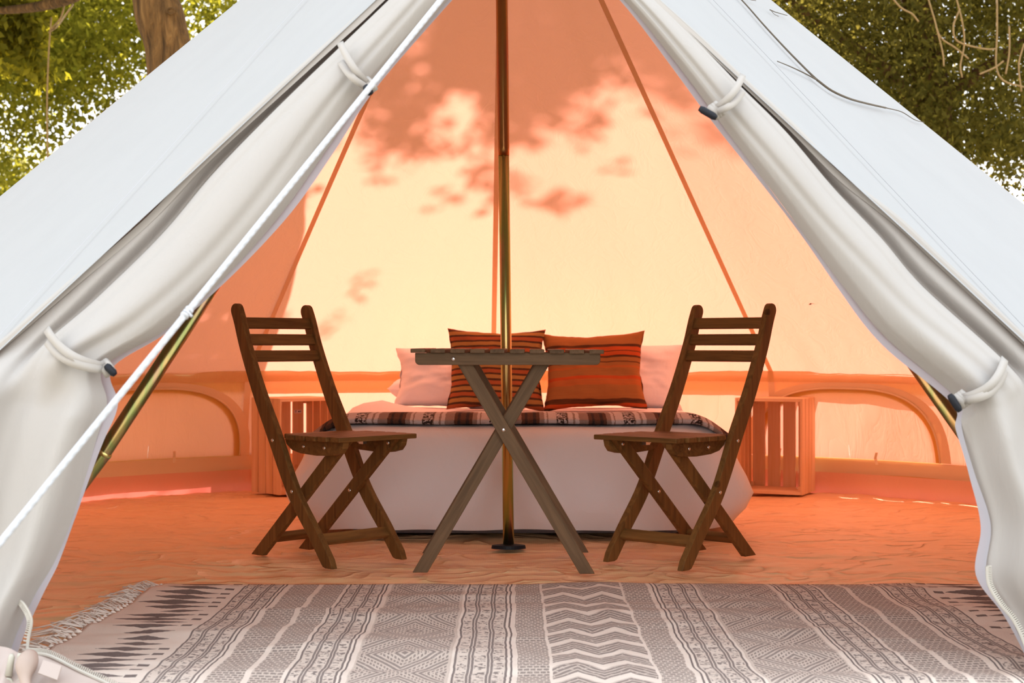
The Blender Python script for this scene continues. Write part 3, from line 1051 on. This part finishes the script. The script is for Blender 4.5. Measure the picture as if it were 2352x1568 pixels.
scr = dome_me('screw', 0.0075, '-y')
for (x, z, y) in ((-0.168, 0.674, -0.2825), (-0.012, 0.452, -0.261)):
    obj('screw', scr, M_STEEL, table, loc=(x, y, z))

# ------------------------------------------------------------------ folding chairs
UP = [(0.510, 0.836), (0.492, 0.795), (0.458, 0.705), (0.388, 0.560), (0.305, 0.415), (0.205, 0.235), (0.095, 0.100), (0.018, 0.0)]
UW = [0.046, 0.047, 0.048, 0.051, 0.056, 0.050, 0.047, 0.046]


def upright_outline():
    c = catmull(UP, 42)
    w = catmull([(a,) for a in UW], 42)
    L, R = [], []
    for i, p in enumerate(c):
        a, b = c[max(i - 1, 0)], c[min(i + 1, len(c) - 1)]
        d = Vector((b[0] - a[0], b[1] - a[1])).normalized()
        n = Vector((-d.y, d.x))
        hw = w[i][0] / 2
        # the forward edge is notched just under the seat
        nt = 0.010 * math.exp(-((p[1] - 0.375) / 0.030) ** 2)
        L.append([p[0] + n.x * hw, p[1] + n.y * hw])
        R.append([p[0] - n.x * (hw + nt * 0), p[1] - n.y * (hw + nt * 0)])
    for side in (L, R):                      # level foot
        side[-1][1] = 0.0
        side[-2][1] = max(side[-2][1], 0.004)
    p, q = Vector(L[0]), Vector(R[0])
    mid, r = (p + q) / 2, (p - q).length / 2
    axis = Vector((c[0][0] - c[1][0], c[0][1] - c[1][1])).normalized()
    e = (q - p).normalized()
    cap = [mid - e * (r * math.cos(t)) + axis * (r * math.sin(t)) for t in [PI * k / 8 for k in range(1, 8)]]
    out = L[::-1] + [list(v) for v in cap] + R
    return [(-b, z) for b, z in out]          # y = -b : front foot at y = 0, chair faces +y


def make_chair(label, loc, rz):
    ch = thing('folding_chair', label, 'chair', loc, rz, 'folding chairs at the table')
    uo = upright_outline()
    for s in (-1, 1):
        o = obj('back_post', extrude_me('back_post', uo, 'x', s * 0.153 - 0.0115, s * 0.153 + 0.0115), M_CHZ, ch)
        bevel(o, 0.003)
        bo = bar_outline(0.455, 0.0, 0.004, 0.412, 0.043)
        bo = [(-b, z) for b, z in bo]
        top = Vector(((bo[2][0] + bo[3][0]) / 2, 0.400))
        o = obj('front_leg', extrude_me('front_leg', bo, 'x', s * 0.1035 - 0.0105, s * 0.1035 + 0.0105), M_CHZ, ch)
        bevel(o, 0.003)
        ao = [(0.028, 0.406), (0.022, 0.385), (0.006, 0.368), (-0.03, 0.360), (-0.11, 0.357), (-0.19, 0.361), (-0.235, 0.370), (-0.262, 0.388), (-0.272, 0.406)]
        o = obj('seat_rail', extrude_me('seat_rail', ao, 'x', s * 0.128 - 0.0115, s * 0.128 + 0.0115), M_CHX, ch)
        bevel(o, 0.002)
    for k in range(6):
        y = 0.018 - 0.0545 * k
        hl = (0.170, 0.178, 0.181, 0.180, 0.176, 0.138)[k]
        o = obj('seat_slat', box_me('seat_slat', -hl, hl, y - 0.0222, y + 0.0222, 0.4065, 0.4225), M_CHX, ch)
        bevel(o, 0.003)
    for z, b, lean_ in ((0.792, 0.490, 0.40), (0.735, 0.469, 0.42), (0.679, 0.446, 0.46)):
        o = obj('back_slat', box_me('back_slat', -0.146, 0.146, -0.0075, 0.0075, -0.0195, 0.0195), M_CHX, ch, loc=(0, -b + 0.006, z), rot=(lean_, 0, 0))
        bevel(o, 0.003)
    o = obj('stretcher', box_me('stretcher', -0.146, 0.146, -0.010, 0.010, -0.019, 0.019), M_CHX, ch, loc=(0, -0.082, 0.086), rot=(0.75, 0, 0))
    bevel(o, 0.004)
    o = obj('stretcher', box_me('stretcher', -0.098, 0.098, -0.010, 0.010, -0.018, 0.018), M_CHX, ch, loc=(0, -0.385, 0.064), rot=(-0.8, 0, 0))
    bevel(o, 0.004)
    for s, ax in ((-1, '-x'), (1, '+x')):
        me = dome_me('screw', 0.0062, ax)
        for (x, b, z) in ((0.1645, 0.305, 0.400), (0.1645, 0.205, 0.236), (0.1395, 0.070, 0.384), (0.1395, 0.175, 0.384)):
            obj('screw', me, M_STEEL, ch, loc=(s * x, -b, z))
        me2 = dome_me('screw', 0.0062, '+x' if s < 0 else '-x')
        for (b, z) in ((0.212, 0.222), (0.018, 0.392)):
            obj('screw', me2, M_STEEL, ch, loc=(s * 0.0925, -b, z))
    # little steel catch under the seat
    V, F = [], []
    for (y0, y1, z0, z1, x1) in ((-0.172, -0.150, 0.382, 0.405, 0.016), (-0.190, -0.172, 0.386, 0.401, 0.006)):
        b0 = len(V)
        V += [(0.116, y0, z0), (0.116, y1, z0), (0.116, y1, z1), (0.116, y0, z1), (0.116 - x1, y0, z0), (0.116 - x1, y1, z0), (0.116 - x1, y1, z1), (0.116 - x1, y0, z1)]
        F += [tuple(b0 + i for i in f) for f in ((0, 1, 2, 3), (4, 7, 6, 5), (0, 4, 5, 1), (1, 5, 6, 2), (2, 6, 7, 3), (3, 7, 4, 0))]
    obj('catch', mesh('catch', V, F), M_STEEL, ch, 'small bright steel catch')
    V2 = [(-v[0], v[1], v[2]) for v in V]
    obj('catch', mesh('catch', V2, [f[::-1] for f in F]), M_STEEL, ch, 'small bright steel catch')
    return ch


make_chair('brown wooden folding chair left of the table, its back to the left crate', (-0.462, 5.125, 0.0), rad(-133))
make_chair('brown wooden folding chair right of the table, its back to the right crate', (0.420, 5.075, 0.0), rad(137))

# ------------------------------------------------------------------ bed
bed = thing('bed', 'low bed under a white duvet hanging to the floor, behind the table', 'bed', (0.03, 6.75, 0))
BX, BY, BT = 0.815, 0.94, 0.412


def rrect(t, a, b, r):
    """point at angle parameter t on a rounded rectangle of half sizes a, b"""
    n = 7.5
    c, s = math.cos(t), math.sin(t)
    k = (abs(c) ** n + abs(s) ** n) ** (-1 / n)
    return a * c * k, b * s * k


NR = 260
rings = [(0.030, 0.010, 1.0), (0.055, 0.022, 1.0), (0.10, 0.042, 0.9), (0.16, 0.050, 0.8), (0.22, 0.042, 0.7), (0.28, 0.028, 0.6), (0.33, 0.010, 0.5), (0.37, -0.012, 0.35),
         (0.395, -0.040, 0.2), (0.408, -0.075, 0.15), (0.413, -0.12, 0.1), (0.414, -0.20, 0.1), (0.416, -0.32, 0.1), (0.418, -0.5, 0.1), (0.42, -0.70, 0.1)]
V, F = [], []
for (z, off, wv) in rings:
    for k in range(NR):
        t = 2 * PI * k / NR
        x, y = rrect(t, BX + off, BY + off, 0.1)
        d = Vector((x, y)).normalized()
        fold = 0.016 * noise.noise(Vector((x * 3.2, y * 3.2, z * 1.2))) + 0.010 * noise.noise(Vector((x * 9, y * 9, z * 2.0)))
        cor = 0.070 * smoothstep(0.75, 0.95, abs(x) / 0.85) * smoothstep(0.6, 0.95, -y / 0.98) * math.exp(-((z - 0.16) / 0.10) ** 2)
        x += d.x * (fold * wv) + math.copysign(cor, x)
        y += d.y * (fold * wv)
        zz = z + (0.012 * noise.noise(Vector((x * 4.5, y * 4.5, 7))) if z < 0.04 else 0) + (0.010 * noise.noise(Vector((x * 2.5, y * 2.5, 1))) if z > 0.40 else 0)
        # a rumple of duvet at the far left
        if z > 0.40:
            zz += 0.055 * math.exp(-((x + 0.62) / 0.14) ** 2 - ((y - 0.30) / 0.25) ** 2) + 0.012 * math.exp(-((x - 0.66) / 0.16) ** 2 - ((y - 0.2) / 0.3) ** 2)
        V.append((x, y, zz))
for j in range(len(rings) - 1):
    for k in range(NR):
        k2 = (k + 1) % NR
        F.append((j * NR + k, j * NR + k2, (j + 1) * NR + k2, (j + 1) * NR + k))
b0 = (len(rings) - 1) * NR
V.append((0, 0, 0.42))
F += [(b0 + k, b0 + (k + 1) % NR, len(V) - 1) for k in range(NR)]
obj('duvet', mesh('duvet', V, F, True), M_SHEETS, bed)
o = obj('mattress', box_me('mattress', -0.70, 0.70, -0.90, 0.88, 0.0, 0.34), M_MATTRESS, bed, 'grey lilac mattress edge under the duvet hem')
bevel(o, 0.12, 5)

# blanket folded across the foot of the bed
def blanket_pt(u, v):
    x = -0.815 + 1.63 * u
    zt = 0.4235
    drop = 0.10 * smoothstep(0.62, 0.86, abs(x)) ** 1.6
    yc = 6.05 + 0.006 * math.sin(x * 9) + 0.02 * (x * x)
    a = 2 * PI * v
    n = 3.2
    c, s = math.cos(a), math.sin(a)
    k = (abs(c) ** n + abs(s) ** n) ** (-1 / n)
    y = yc + 0.165 * c * k
    z = zt + 0.016 + 0.0150 * s * k + 0.005 * noise.noise(Vector((x * 5, y * 3, 2))) - drop
    if abs(c * k) > 0.7 and c < 0:
        z -= 0.010
    return Vector((x + 0.03, y, z))
V, F = [], []
NB, NVB = 120, 28
for i in range(NB + 1):
    for j in range(NVB):
        V.append(blanket_pt(i / NB, j / NVB))
for i in range(NB):
    for j in range(NVB):
        j2 = (j + 1) % NVB
        F.append((i * NVB + j, i * NVB + j2, (i + 1) * NVB + j2, (i + 1) * NVB + j))
F.append(tuple(range(NVB)))
F.append(tuple(NB * NVB + j for j in range(NVB))[::-1])
o = obj('blanket', mesh('blanket', V, F, True), M_BLANKET)
tag(o, 'dark and cream striped woven blanket folded across the foot of the bed', 'blanket')


def pillow_me(name, w, h, t, pinch=0.06, seed=0.0, rump=0.010):
    V, F = [], []
    n = 30
    for side in (-1, 1):
        for j in range(n + 1):
            for i in range(n + 1):
                a, b = -1 + 2 * i / n, -1 + 2 * j / n
                x = w / 2 * a * (1 - pinch * (1 - b * b))
                z = h / 2 * b * (1 - pinch * (1 - a * a))
                th = t / 2 * ((1 - a ** 4) * (1 - b ** 4)) ** 0.55 * (0.75 + 0.25 * (1 - b) / 2 * 1.4)
                e = min(1, (1 - max(abs(a), abs(b))) * 6)
                wr = rump * noise.noise(Vector((a * 2.4 + seed, b * 2.4, side * 2 + seed))) + rump * 0.5 * noise.noise(Vector((a * 6 + seed, b * 6, side)))
                V.append((x + 0.5 * wr * (1 - e * 0.5), side * th + wr * e, z + h / 2 + 0.4 * wr))
    m = (n + 1) ** 2
    for s in range(2):
        for j in range(n):
            for i in range(n):
                a = s * m + j * (n + 1) + i
                f = (a, a + 1, a + n + 2, a + n + 1)
                F.append(f if s == 0 else f[::-1])
    me = mesh(name, V, F, True)
    bm = bmesh.new()
    bm.from_mesh(me)
    bmesh.ops.remove_doubles(bm, verts=bm.verts, dist=0.0008)
    bmesh.ops.recalc_face_normals(bm, faces=bm.faces)
    bm.to_mesh(me)
    bm.free()
    return me


def place(o, loc, lean_, yaw=0.0, roll=0.0):
    o.location = loc
    o.rotation_mode = 'XYZ'
    o.rotation_euler = (-lean_, roll, yaw)
    return o


ZB = 0.425
place(tag(obj('pillow', pillow_me('pillow', 0.62, 0.285, 0.21, 0.09, 1.0, 0.022), M_SHEETS), 'white pillow propped behind the narrow-striped cushion', 'pillow', 'white bed pillows'), (-0.245, 7.34, ZB - 0.002), 0.30, 0.0, 0.02)
place(tag(obj('pillow', pillow_me('pillow', 0.64, 0.325, 0.21, 0.10, 4.0, 0.022), M_SHEETS), 'white pillow propped behind the brown cushion with red bands', 'pillow', 'white bed pillows'), (0.475, 7.33, ZB - 0.002), 0.28, 0.0, 0.06)
place(tag(obj('pillow', pillow_me('pillow', 0.54, 0.26, 0.12, 0.03, 7.0), M_SHEETS), 'white pillow lying flat at the left of the bed head', 'pillow', 'white bed pillows'), (-0.325, 7.45, ZB + 0.056), PI / 2 - 0.04, 0.0, 0.10)
place(tag(obj('cushion', pillow_me('cushion', 0.445, 0.375, 0.14, 0.115, 2.0, 0.014), M_CUSH_A), 'square cushion with narrow black, rust and ochre stripes, behind the pole', 'cushion', 'striped cushions on the bed'), (-0.075, 7.06, ZB - 0.004), 0.20, rad(2), rad(1.0))
place(tag(obj('cushion', pillow_me('cushion', 0.470, 0.360, 0.15, 0.115, 5.0, 0.016), M_CUSH_B), 'brown woven cushion with bright red bands near its top, right of the pole', 'cushion', 'striped cushions on the bed'), (0.375, 7.06, ZB - 0.004), 0.22, rad(-3), rad(-2.0))

# ------------------------------------------------------------------ wooden crates
def make_crate(label, corner, th, sticker=False):
    """corner: floor point of the front corner where the seen side begins; local x along the open front, y into the depth"""
    W, D, Hh, t = 0.31, 0.25, 0.46, 0.011
    ch = thing('wooden_crate', label, 'crate', corner, th, 'pine crates beside the bed')
    # end frames (top and bottom)
    for z0 in (0.0, Hh - 0.016):
        for k in range(3):
            y0 = 0.002 + k * 0.0825
            o = obj('end_plank', box_me('end_plank', 0.0, W, y0, y0 + 0.079, z0, z0 + 0.016), M_PINEX, ch)
            bevel(o, 0.0015)
    for x0 in (-t, W):
        for k in range(4):
            y0 = 0.0 + k * 0.0635
            o = obj('side_slat', box_me('side_slat', x0, x0 + t, y0, y0 + 0.0560, 0.0, Hh), M_PINEZ, ch)
            bevel(o, 0.0015)
    for k in range(4):
        x0 = 0.004 + k * 0.0775
        o = obj('back_slat', box_me('back_slat', x0, x0 + 0.0625, D, D + t, 0.0, Hh), M_PINEZ, ch)
        bevel(o, 0.0015)
    for x0 in (0.0, W - 0.018):
        for y0 in (0.022, D - 0.020):
            for z0 in (0.0165, Hh - 0.0365):
                o = obj('corner_block', box_me('corner_block', x0 + 0.0005, x0 + 0.0175, y0, y0 + 0.018, z0, z0 + 0.020), M_PINEX, ch)
                bevel(o, 0.001)
    if sticker:
        s = obj('sticker', box_me('sticker', 0.242, 0.284, D - 0.0016, D - 0.0004, 0.375, 0.391), simple('sticker_paper', (0.85, 0.78, 0.72), 0.5), ch, 'small white paper sticker')
        for (a, b, z0, z1) in ((0.245, 0.255, 0.385, 0.388), (0.245, 0.253, 0.379, 0.382), (0.264, 0.273, 0.380, 0.386), (0.276, 0.280, 0.379, 0.388)):
            obj('sticker_print', box_me('sticker_print', a, b, D - 0.0022, D - 0.0016, z0, z1), M_BLACK, s)
    return ch


make_crate('pale pine crate standing on end behind the left chair', (-1.100, 7.48, 0.0), rad(42), True)
th = rad(-25)
cr = Vector((1.372, 7.465, 0.0)) - Vector((math.cos(th), math.sin(th), 0)) * 0.31
make_crate('pale pine crate standing on end behind the right chair, light showing between its slats', tuple(cr), th)

# ------------------------------------------------------------------ rug
RUG = Vector((0.20, 3.90, 0.0))
rug = thing('rug', 'cream and charcoal patterned flat-weave rug at the tent entrance', 'rug', tuple(RUG))
def rug_edge(y): return -1.235 - 0.045 * (0.76 - y) / 1.0, 1.22 + 0.01 * (0.76 - y)
def rug_z(x, y):
    r = 0.0065 + 0.017 * max(0, noise.noise(Vector((x * 1.6 + y, y * 5.0, 0.5)))) + 0.009 * max(0, noise.noise(Vector((x * 3.0 - y * 2, y * 9.0, 4.0))))
    return r
def rug_pt(u, v):
    y = -0.78 + 1.54 * v
    a, b = rug_edge(y)
    x = a + (b - a) * u
    wob = 0.006 * noise.noise(Vector((x * 3, 0, 9))) * smoothstep(0.9, 1.0, v)
    return (x, y + wob, rug_z(x, y))
o = obj('woven_field', grid_me('woven_field', rug_pt, 220, 130), M_RUG, rug)
solid(o, 0.005, -1.0)


def tassel_me(seed):
    rnd = random.Random(seed)
    V, F = [], []
    tube_me('', [(0.004, 0, 0.004), (-0.004, 0, 0.007), (-0.011, 0, 0.004)], [0.003, 0.0062, 0.003], 5, True, (V, F))
    for k in range(6):
        a = rnd.uniform(-0.55, 0.55)
        L = rnd.uniform(0.060, 0.110)
        bend = rnd.uniform(-0.020, 0.020)
        p0 = Vector((-0.009, 0, 0.004))
        p1 = p0 + Vector((-L * 0.5 * math.cos(a), L * 0.5 * math.sin(a) - bend, rnd.uniform(0.002, 0.018)))
        p2 = p0 + Vector((-L * math.cos(a), L * math.sin(a) + bend, 0.0035 - 0.004))
        tube_me('', [p0, p1, p2], [0.0021, 0.0019, 0.0013], 3, False, (V, F))
    return mesh('tassel', V, F, True)


tv = [tassel_me(k) for k in range(6)]
for k in range(46):
    y = 0.745 - 0.032 * k + random.uniform(-0.006, 0.006)
    a, b = rug_edge(y)
    o = obj('tassel', tv[k % 6], M_FRINGE, rug, loc=(a, y, 0.002), rot=(0, 0, random.uniform(-0.7, 0.5))).scale = (random.uniform(0.75, 1.2),) * 3
for k in range(26):
    y = 0.745 - 0.029 * k
    a, b = rug_edge(y)
    obj('tassel', tv[(k * 5) % 6], M_FRINGE, rug, loc=(b, y, 0.002), rot=(0, 0, PI + random.uniform(-0.4, 0.5)))

# ------------------------------------------------------------------ trees
def leaf_mesh(name, centers, length, width, droop=0.6):
    """one small bent leaf (two quads) at every centre"""
    c = np.asarray(centers, float)
    n = len(c)
    a = RNG.normal(size=(n, 3))
    a[:, 2] -= droop
    a /= np.linalg.norm(a, axis=1)[:, None]
    r = RNG.normal(size=(n, 3))
    s = np.cross(a, r)
    s /= np.linalg.norm(s, axis=1)[:, None]
    L = (length * RNG.uniform(0.6, 1.25, n))[:, None]
    Wd = (width * RNG.uniform(0.7, 1.2, n))[:, None]
    v = np.empty((n, 4, 3))
    v[:, 0] = c
    v[:, 1] = c + a * L * 0.5 + s * Wd * 0.5
    v[:, 2] = c + a * L
    v[:, 3] = c + a * L * 0.5 - s * Wd * 0.5
    me = bpy.data.meshes.new(name)
    me.vertices.add(4 * n)
    me.vertices.foreach_set('co', v.reshape(-1))
    me.loops.add(4 * n)
    me.loops.foreach_set('vertex_index', np.arange(4 * n, dtype=np.int32))
    me.polygons.add(n)
    me.polygons.foreach_set('loop_start', np.arange(0, 4 * n, 4, dtype=np.int32))
    me.update(calc_edges=True)
    return me


def clumps(cl):
    """cl: list of (centre, sigma, count) -> leaf centres"""
    out = []
    for c, sg, n in cl:
        out.append(np.array(c) + RNG.normal(size=(n, 3)) * np.array(sg))
    return np.concatenate(out)


def frustum_clumps(x0, x1, y0, y1, d0, d1, n, sig, cnt, keep=None):
    cl = []
    while len(cl) < n:
        px, py, d = random.uniform(x0, x1), random.uniform(y0, y1), random.uniform(d0, d1)
        if keep and random.random() > keep(px, py): continue
        s = sig * random.uniform(0.6, 1.3)
        cl.append((P(px, py, d), (s, s, s * 0.8), int(cnt * random.uniform(0.6, 1.4))))
    return cl


def roof_hit(px, py):
    """where the view ray through a pixel meets the back of the roof cone or the wall"""
    o = Vector((0, 0, EYE))
    d = P(px, py, 1.0) - o
    best = None
    for k in range(2400):
        q = o + d * (5.0 + k * 0.0014)
        rr = math.hypot(q.x - PC.x, q.y - PC.y)
        if q.z >= Z_EAVE:
            lim = R_EAVE * (T.z - q.z) / (T.z - Z_EAVE)
        else:
            lim = R_EAVE + (R_BASE - R_EAVE) * (1 - q.z / Z_EAVE)
        if q.y > 5.2 and rr >= lim:
            return q
    return o + d * 8.0


LEAF_AREA = 0.085 * 0.042 * 0.5 * 0.5
tree = thing('broad_tree', 'leafy golden green tree with a leaning brown trunk behind the left roof', 'tree', (-1.83, 8.41, 0))
TL = tree.location.copy()
tr = catmull([P(470, 790, 8.40) + Vector((0, 0, -0.72)), P(425, 400, 8.40), P(395, 150, 8.40), P(357, 0, 8.40), P(318, -180, 8.45), P(270, -420, 8.6), P(190, -900, 8.8), P(60, -1500, 9.1)], 40)
rr_ = [0.150 - 0.0016 * k + 0.006 * math.sin(k * 1.3) for k in range(41)]
obj('trunk', tube_me('trunk', tr, rr_, 22), M_BARK, tree, world=True)
kn = P(394, 26, 8.27)
obj('knot_hole', tube_me('knot_hole', [kn + Vector((0.022 * math.cos(t), 0.0, 0.016 * math.sin(t))) for t in [2 * PI * k / 12 for k in range(13)]], 0.007, 6, False), M_BARK, tree, world=True)
for pts in ([P(318, -180, 8.45), P(240, -60, 9.2), P(120, 8, 9.8), P(-60, 30, 10.4)],):
    c = catmull(pts, 18)
    obj('branch', tube_me('branch', c, [0.075 - 0.0032 * k for k in range(19)], 10), M_BARK, tree, world=True)
for pts in ([P(118, 40, 9.9), P(112, 120, 9.9), P(108, 240, 9.9), P(110, 385, 9.9)], [P(168, 10, 8.8), P(150, 35, 8.8), P(132, 60, 9.75), P(112, 75, 9.8)], [P(150, 0, 9.8), P(140, 40, 9.8), P(118, 66, 9.8)]):
    obj('branch', tube_me('branch', catmull(pts, 14), 0.006, 6), M_VINE, tree, 'thin hanging twig', world=True)


def keep_left(px, py):
    # thins out towards the bright sky gaps low on the left
    gap = max(math.exp(-((px - 175) / 120) ** 2 - ((py - 345) / 75) ** 2), math.exp(-((px - 330) / 45) ** 2 - ((py - 150) / 110) ** 2) * 0.9,
              math.exp(-((px - 60) / 80) ** 2 - ((py - 335) / 30) ** 2) * 0.8, math.exp(-((px - 450) / 45) ** 2 - ((py - 70) / 60) ** 2) * 0.8)
    return max(0.02, 1 - 1.05 * gap)


cl = frustum_clumps(-260, 600, -120, 470, 14.0, 17.0, 520, 0.19, 62, keep_left)
cl += frustum_clumps(-300, 290, -120, 170, 15.0, 18.0, 260, 0.26, 80, None)
obj('foliage', leaf_mesh('foliage', clumps(cl), 0.085, 0.038), M_LEAF, tree, 'hanging sprays of small sunlit leaves', kind='stuff', world=True)

# the overhanging crown that dapples the tent roof
shade = []
def shade_at(px, py, rpx, dens=2.6, dist=None):
    q = roof_hit(px, py)
    D = dist if dist else random.uniform(6.0, 7.5)
    r = rpx / FPX * q.y
    n = int(dens * PI * (1.25 * r) ** 2 / LEAF_AREA) + 2
    shade.append((q + SUN_DIR * D, (r * 0.62,) * 3, n))
# closed mass over the peak
for k in range(240):
    px, py = random.uniform(820, 1600), random.uniform(-470, 130)
    low = 130 - 0.12 * abs(px - 1150) + (70 if px < 960 else 0)
    if py < low: shade_at(px, py, random.uniform(40, 70), 0.75)
for (px, py, r, dn) in ((880, 190, 70, 2.4), (935, 240, 70, 2.2), (905, 300, 52, 2.2), (965, 315, 46, 2.2), (1010, 140, 60, 2.2), (1070, 150, 55, 2.0), (1120, 190, 45, 2.2),
                        (1180, 160, 75, 2.4), (1240, 140, 75, 2.2), (1175, 240, 62, 2.4), (1230, 225, 48, 2.2), (1290, 190, 48, 2.0), (1150, 300, 40, 2.2), (1195, 310, 34, 2.0),
                        (1300, 120, 55, 2.2), (1360, 150, 45, 1.8), (1420, 60, 60, 1.8), (1480, 120, 45, 1.7), (1440, 180, 30, 1.6), (1540, 200, 45, 1.4), (1500, 40, 50, 1.7),
                        (1350, 270, 26, 1.4), (1285, 275, 22, 1.5), (1100, 380, 30, 1.8), (1130, 410, 24, 1.7), (1190, 420, 24, 1.8), (1115, 470, 18, 1.0), (1020, 445, 24, 1.4),
                        (1270, 450, 28, 1.3), (1310, 445, 22, 1.3), (1060, 320, 22, 1.6), (875, 345, 18, 1.2), (870, 400, 16, 0.9), (1400, 380, 16, 0.9), (1330, 300, 20, 1.0),
                        (960, 470, 14, 0.5), (830, 630, 14, 0.8), (800, 670, 13, 0.9), (775, 720, 14, 0.8), (745, 760, 16, 0.7), (650, 740, 14, 0.6), (1800, 80, 60, 1.2), (1640, 300, 60, 0.8)):
    shade_at(px, py, r, dn)
# closed mass shading the left side of the tent, up to a clear edge
for k in range(640):
    py = random.uniform(60, 1060)
    edge = 848 - (py - 140) * 0.536 if py < 690 else 553 - (py - 690) * 0.03
    px = random.uniform(150, edge)
    r = random.uniform(28, 46)
    if px > edge - r * 0.9: px = edge - r * 0.9
    shade_at(px, py, r, 1.5, random.uniform(4.6, 6.0))
for k in range(170):
    phi = random.uniform(-128, -62)
    v = random.uniform(0.12, 1.0)
    q = roof_pt(phi, v) if random.random() < 0.8 else wall_pt(phi, random.uniform(0.05, 0.5))
    r = random.uniform(0.11, 0.18)
    shade.append((q + SUN_DIR * random.uniform(3.8, 6.0), (r * 0.62,) * 3, int(1.5 * PI * (1.25 * r) ** 2 / LEAF_AREA)))
for s in (-1, 1):       # front roof panels lie under the same crown
    S = Vector((PC.x + s * R_EAVE, PC.y, Z_EAVE))
    for k in range(260 if s < 0 else 40):
        a_, b_ = random.random() ** 0.5, random.random()
        q = T.lerp(S.lerp(CORNER[s], b_), a_) if random.random() < 0.55 else DOOR_TOP.lerp(T.lerp(CORNER[s], a_), b_ ** 0.6)
        r = random.uniform(0.14, 0.22)
        shade.append((q + SUN_DIR * random.uniform(6.0, 8.0), (r * 0.62,) * 3, int(1.5 * PI * (1.25 * r) ** 2 / LEAF_AREA)))
high = []
while len(high) < 440:          # unseen crown extension, added high over the tent to block skylight
    x_, y_ = random.uniform(-7.5, 3.4), random.uniform(6.2, 12.2)
    sg = random.uniform(0.25, 0.45)
    high.append((Vector((x_, y_, 6.6 + 0.5 * math.sin(x_ * 0.8) + random.uniform(-0.4, 0.7))), (sg, sg, sg * 0.6), 90))
obj('foliage', leaf_mesh('foliage', clumps(high), 0.12, 0.06, 0.2), M_LEAFTHIN, tree, 'unseen high crown leaves added over the tent to block skylight', kind='stuff', world=True)
obj('foliage', leaf_mesh('foliage', clumps(shade), 0.085, 0.042, 0.2), M_LEAFTHIN, tree, 'overhanging crown of leaves', kind='stuff', world=True)

tree2 = thing('olive_tree', 'dense dark olive tree behind the right roof, hung with bare vines', 'tree', (3.6, 12.0, 0))
obj('trunk', tube_me('trunk', catmull([Vector((3.6, 12.4, 0)), Vector((3.5, 12.4, 1.2)), Vector((3.3, 12.3, 2.6)), Vector((3.0, 12.2, 4.2)), Vector((2.4, 12.2, 6.0))], 20), [0.22 - 0.007 * k for k in range(21)], 14), M_BARK, tree2, world=True)
for pts in ([Vector((3.4, 12.3, 2.0)), Vector((2.9, 11.8, 2.7)), Vector((2.3, 11.4, 3.0)), Vector((1.6, 11.0, 3.4))], [Vector((3.3, 12.3, 2.6)), Vector((3.9, 11.6, 3.0)), Vector((4.6, 11.2, 3.2))]):
    obj('branch', tube_me('branch', catmull(pts, 16), [0.06 - 0.0028 * k for k in range(17)], 8), M_BARK, tree2, world=True)
def keep_right(px, py):
    g_ = max(math.exp(-((px - 2330) / 60) ** 2 - ((py - 425) / 55) ** 2), math.exp(-((px - 2345) / 16) ** 2 - ((py - 60) / 50) ** 2) * 0.9, math.exp(-((px - 2300) / 14) ** 2 - ((py - 335) / 22) ** 2) * 0.8)
    return max(0.02, 1 - 1.1 * g_)
cl = frustum_clumps(1700, 2560, -260, 450, 10.6, 13.0, 620, 0.16, 85, keep_right)
cl += frustum_clumps(1720, 2600, -260, 360, 12.2, 14.0, 420, 0.24, 90, keep_right)
cl += [(c_, (0.3, 0.3, 0.25), 70) for c_ in (P(random.uniform(1330, 2750), random.uniform(-1250, -240), random.uniform(10.5, 13.0)) for _ in range(300))]  # unseen upper leaves, added to keep skylight off the right roof
obj('foliage', leaf_mesh('foliage', clumps(cl), 0.060, 0.027), M_LEAFDARK, tree2, 'dense mass of small olive leaves', kind='stuff', world=True)
for pts in ([(2045, -10), (2070, 18), (2095, 32), (2110, 50)], [(2130, -10), (2145, 40), (2160, 85), (2195, 110), (2225, 135)], [(2195, -10), (2210, 50), (2215, 100), (2206, 150), (2210, 178)],
            [(2205, 20), (2190, 60), (2200, 95), (2260, 112), (2290, 112)], [(2290, -10), (2290, 80), (2288, 150), (2305, 185), (2352, 200)], [(2150, 60), (2165, 120), (2168, 152)],
            [(2318, 60), (2318, 120), (2310, 170)], [(2250, 170), (2285, 155), (2305, 140)], [(2352, 100), (2340, 150), (2346, 210)]):
    w = [P(a, b, 10.3) for a, b in pts]
    obj('branch', tube_me('branch', catmull(w, 16), 0.0062, 6), M_VINE, tree2, 'bare brown hanging vine', world=True)

tree3 = thing('pale_tree', 'hazy pale green tree low at the left edge, far behind the tent', 'tree', (-7.6, 21.0, 0))
obj('trunk', tube_me('trunk', catmull([Vector((-7.3, 21, 0)), Vector((-7.1, 21, 1.5)), Vector((-6.9, 21, 2.8))], 12), [0.10 - 0.004 * k for k in range(13)], 10), M_BARK, tree3, world=True)
cl = frustum_clumps(-220, 85, 355, 640, 20.5, 22.0, 150, 0.24, 70, None)
obj('foliage', leaf_mesh('foliage', clumps(cl), 0.10, 0.045), M_LEAFPALE, tree3, 'hazy pale leaves', kind='stuff', world=True)

# small dark scrap inside the right roof, standing for an outside leaf's shadow
q = roof_hit(1867, 685)
rdir = Vector((q.x - PC.x, q.y - PC.y, 0)).normalized()
q = q - (rdir * 0.63 + Vector((0, 0, 0.777))) * 0.03
V = [(-0.010, 0.0, -0.006), (0.0, -0.002, -0.006), (0.012, 0.0, 0.006), (0.002, 0.002, 0.005)]
o = obj('leaf_shadow', mesh('leaf_shadow', V, [(0, 1, 2, 3)]), M_TWIG, loc=q)
solid(o, 0.002)
tag(o, 'tiny dark scrap standing for the shadow of a leaf on the right side of the roof', 'leaf')
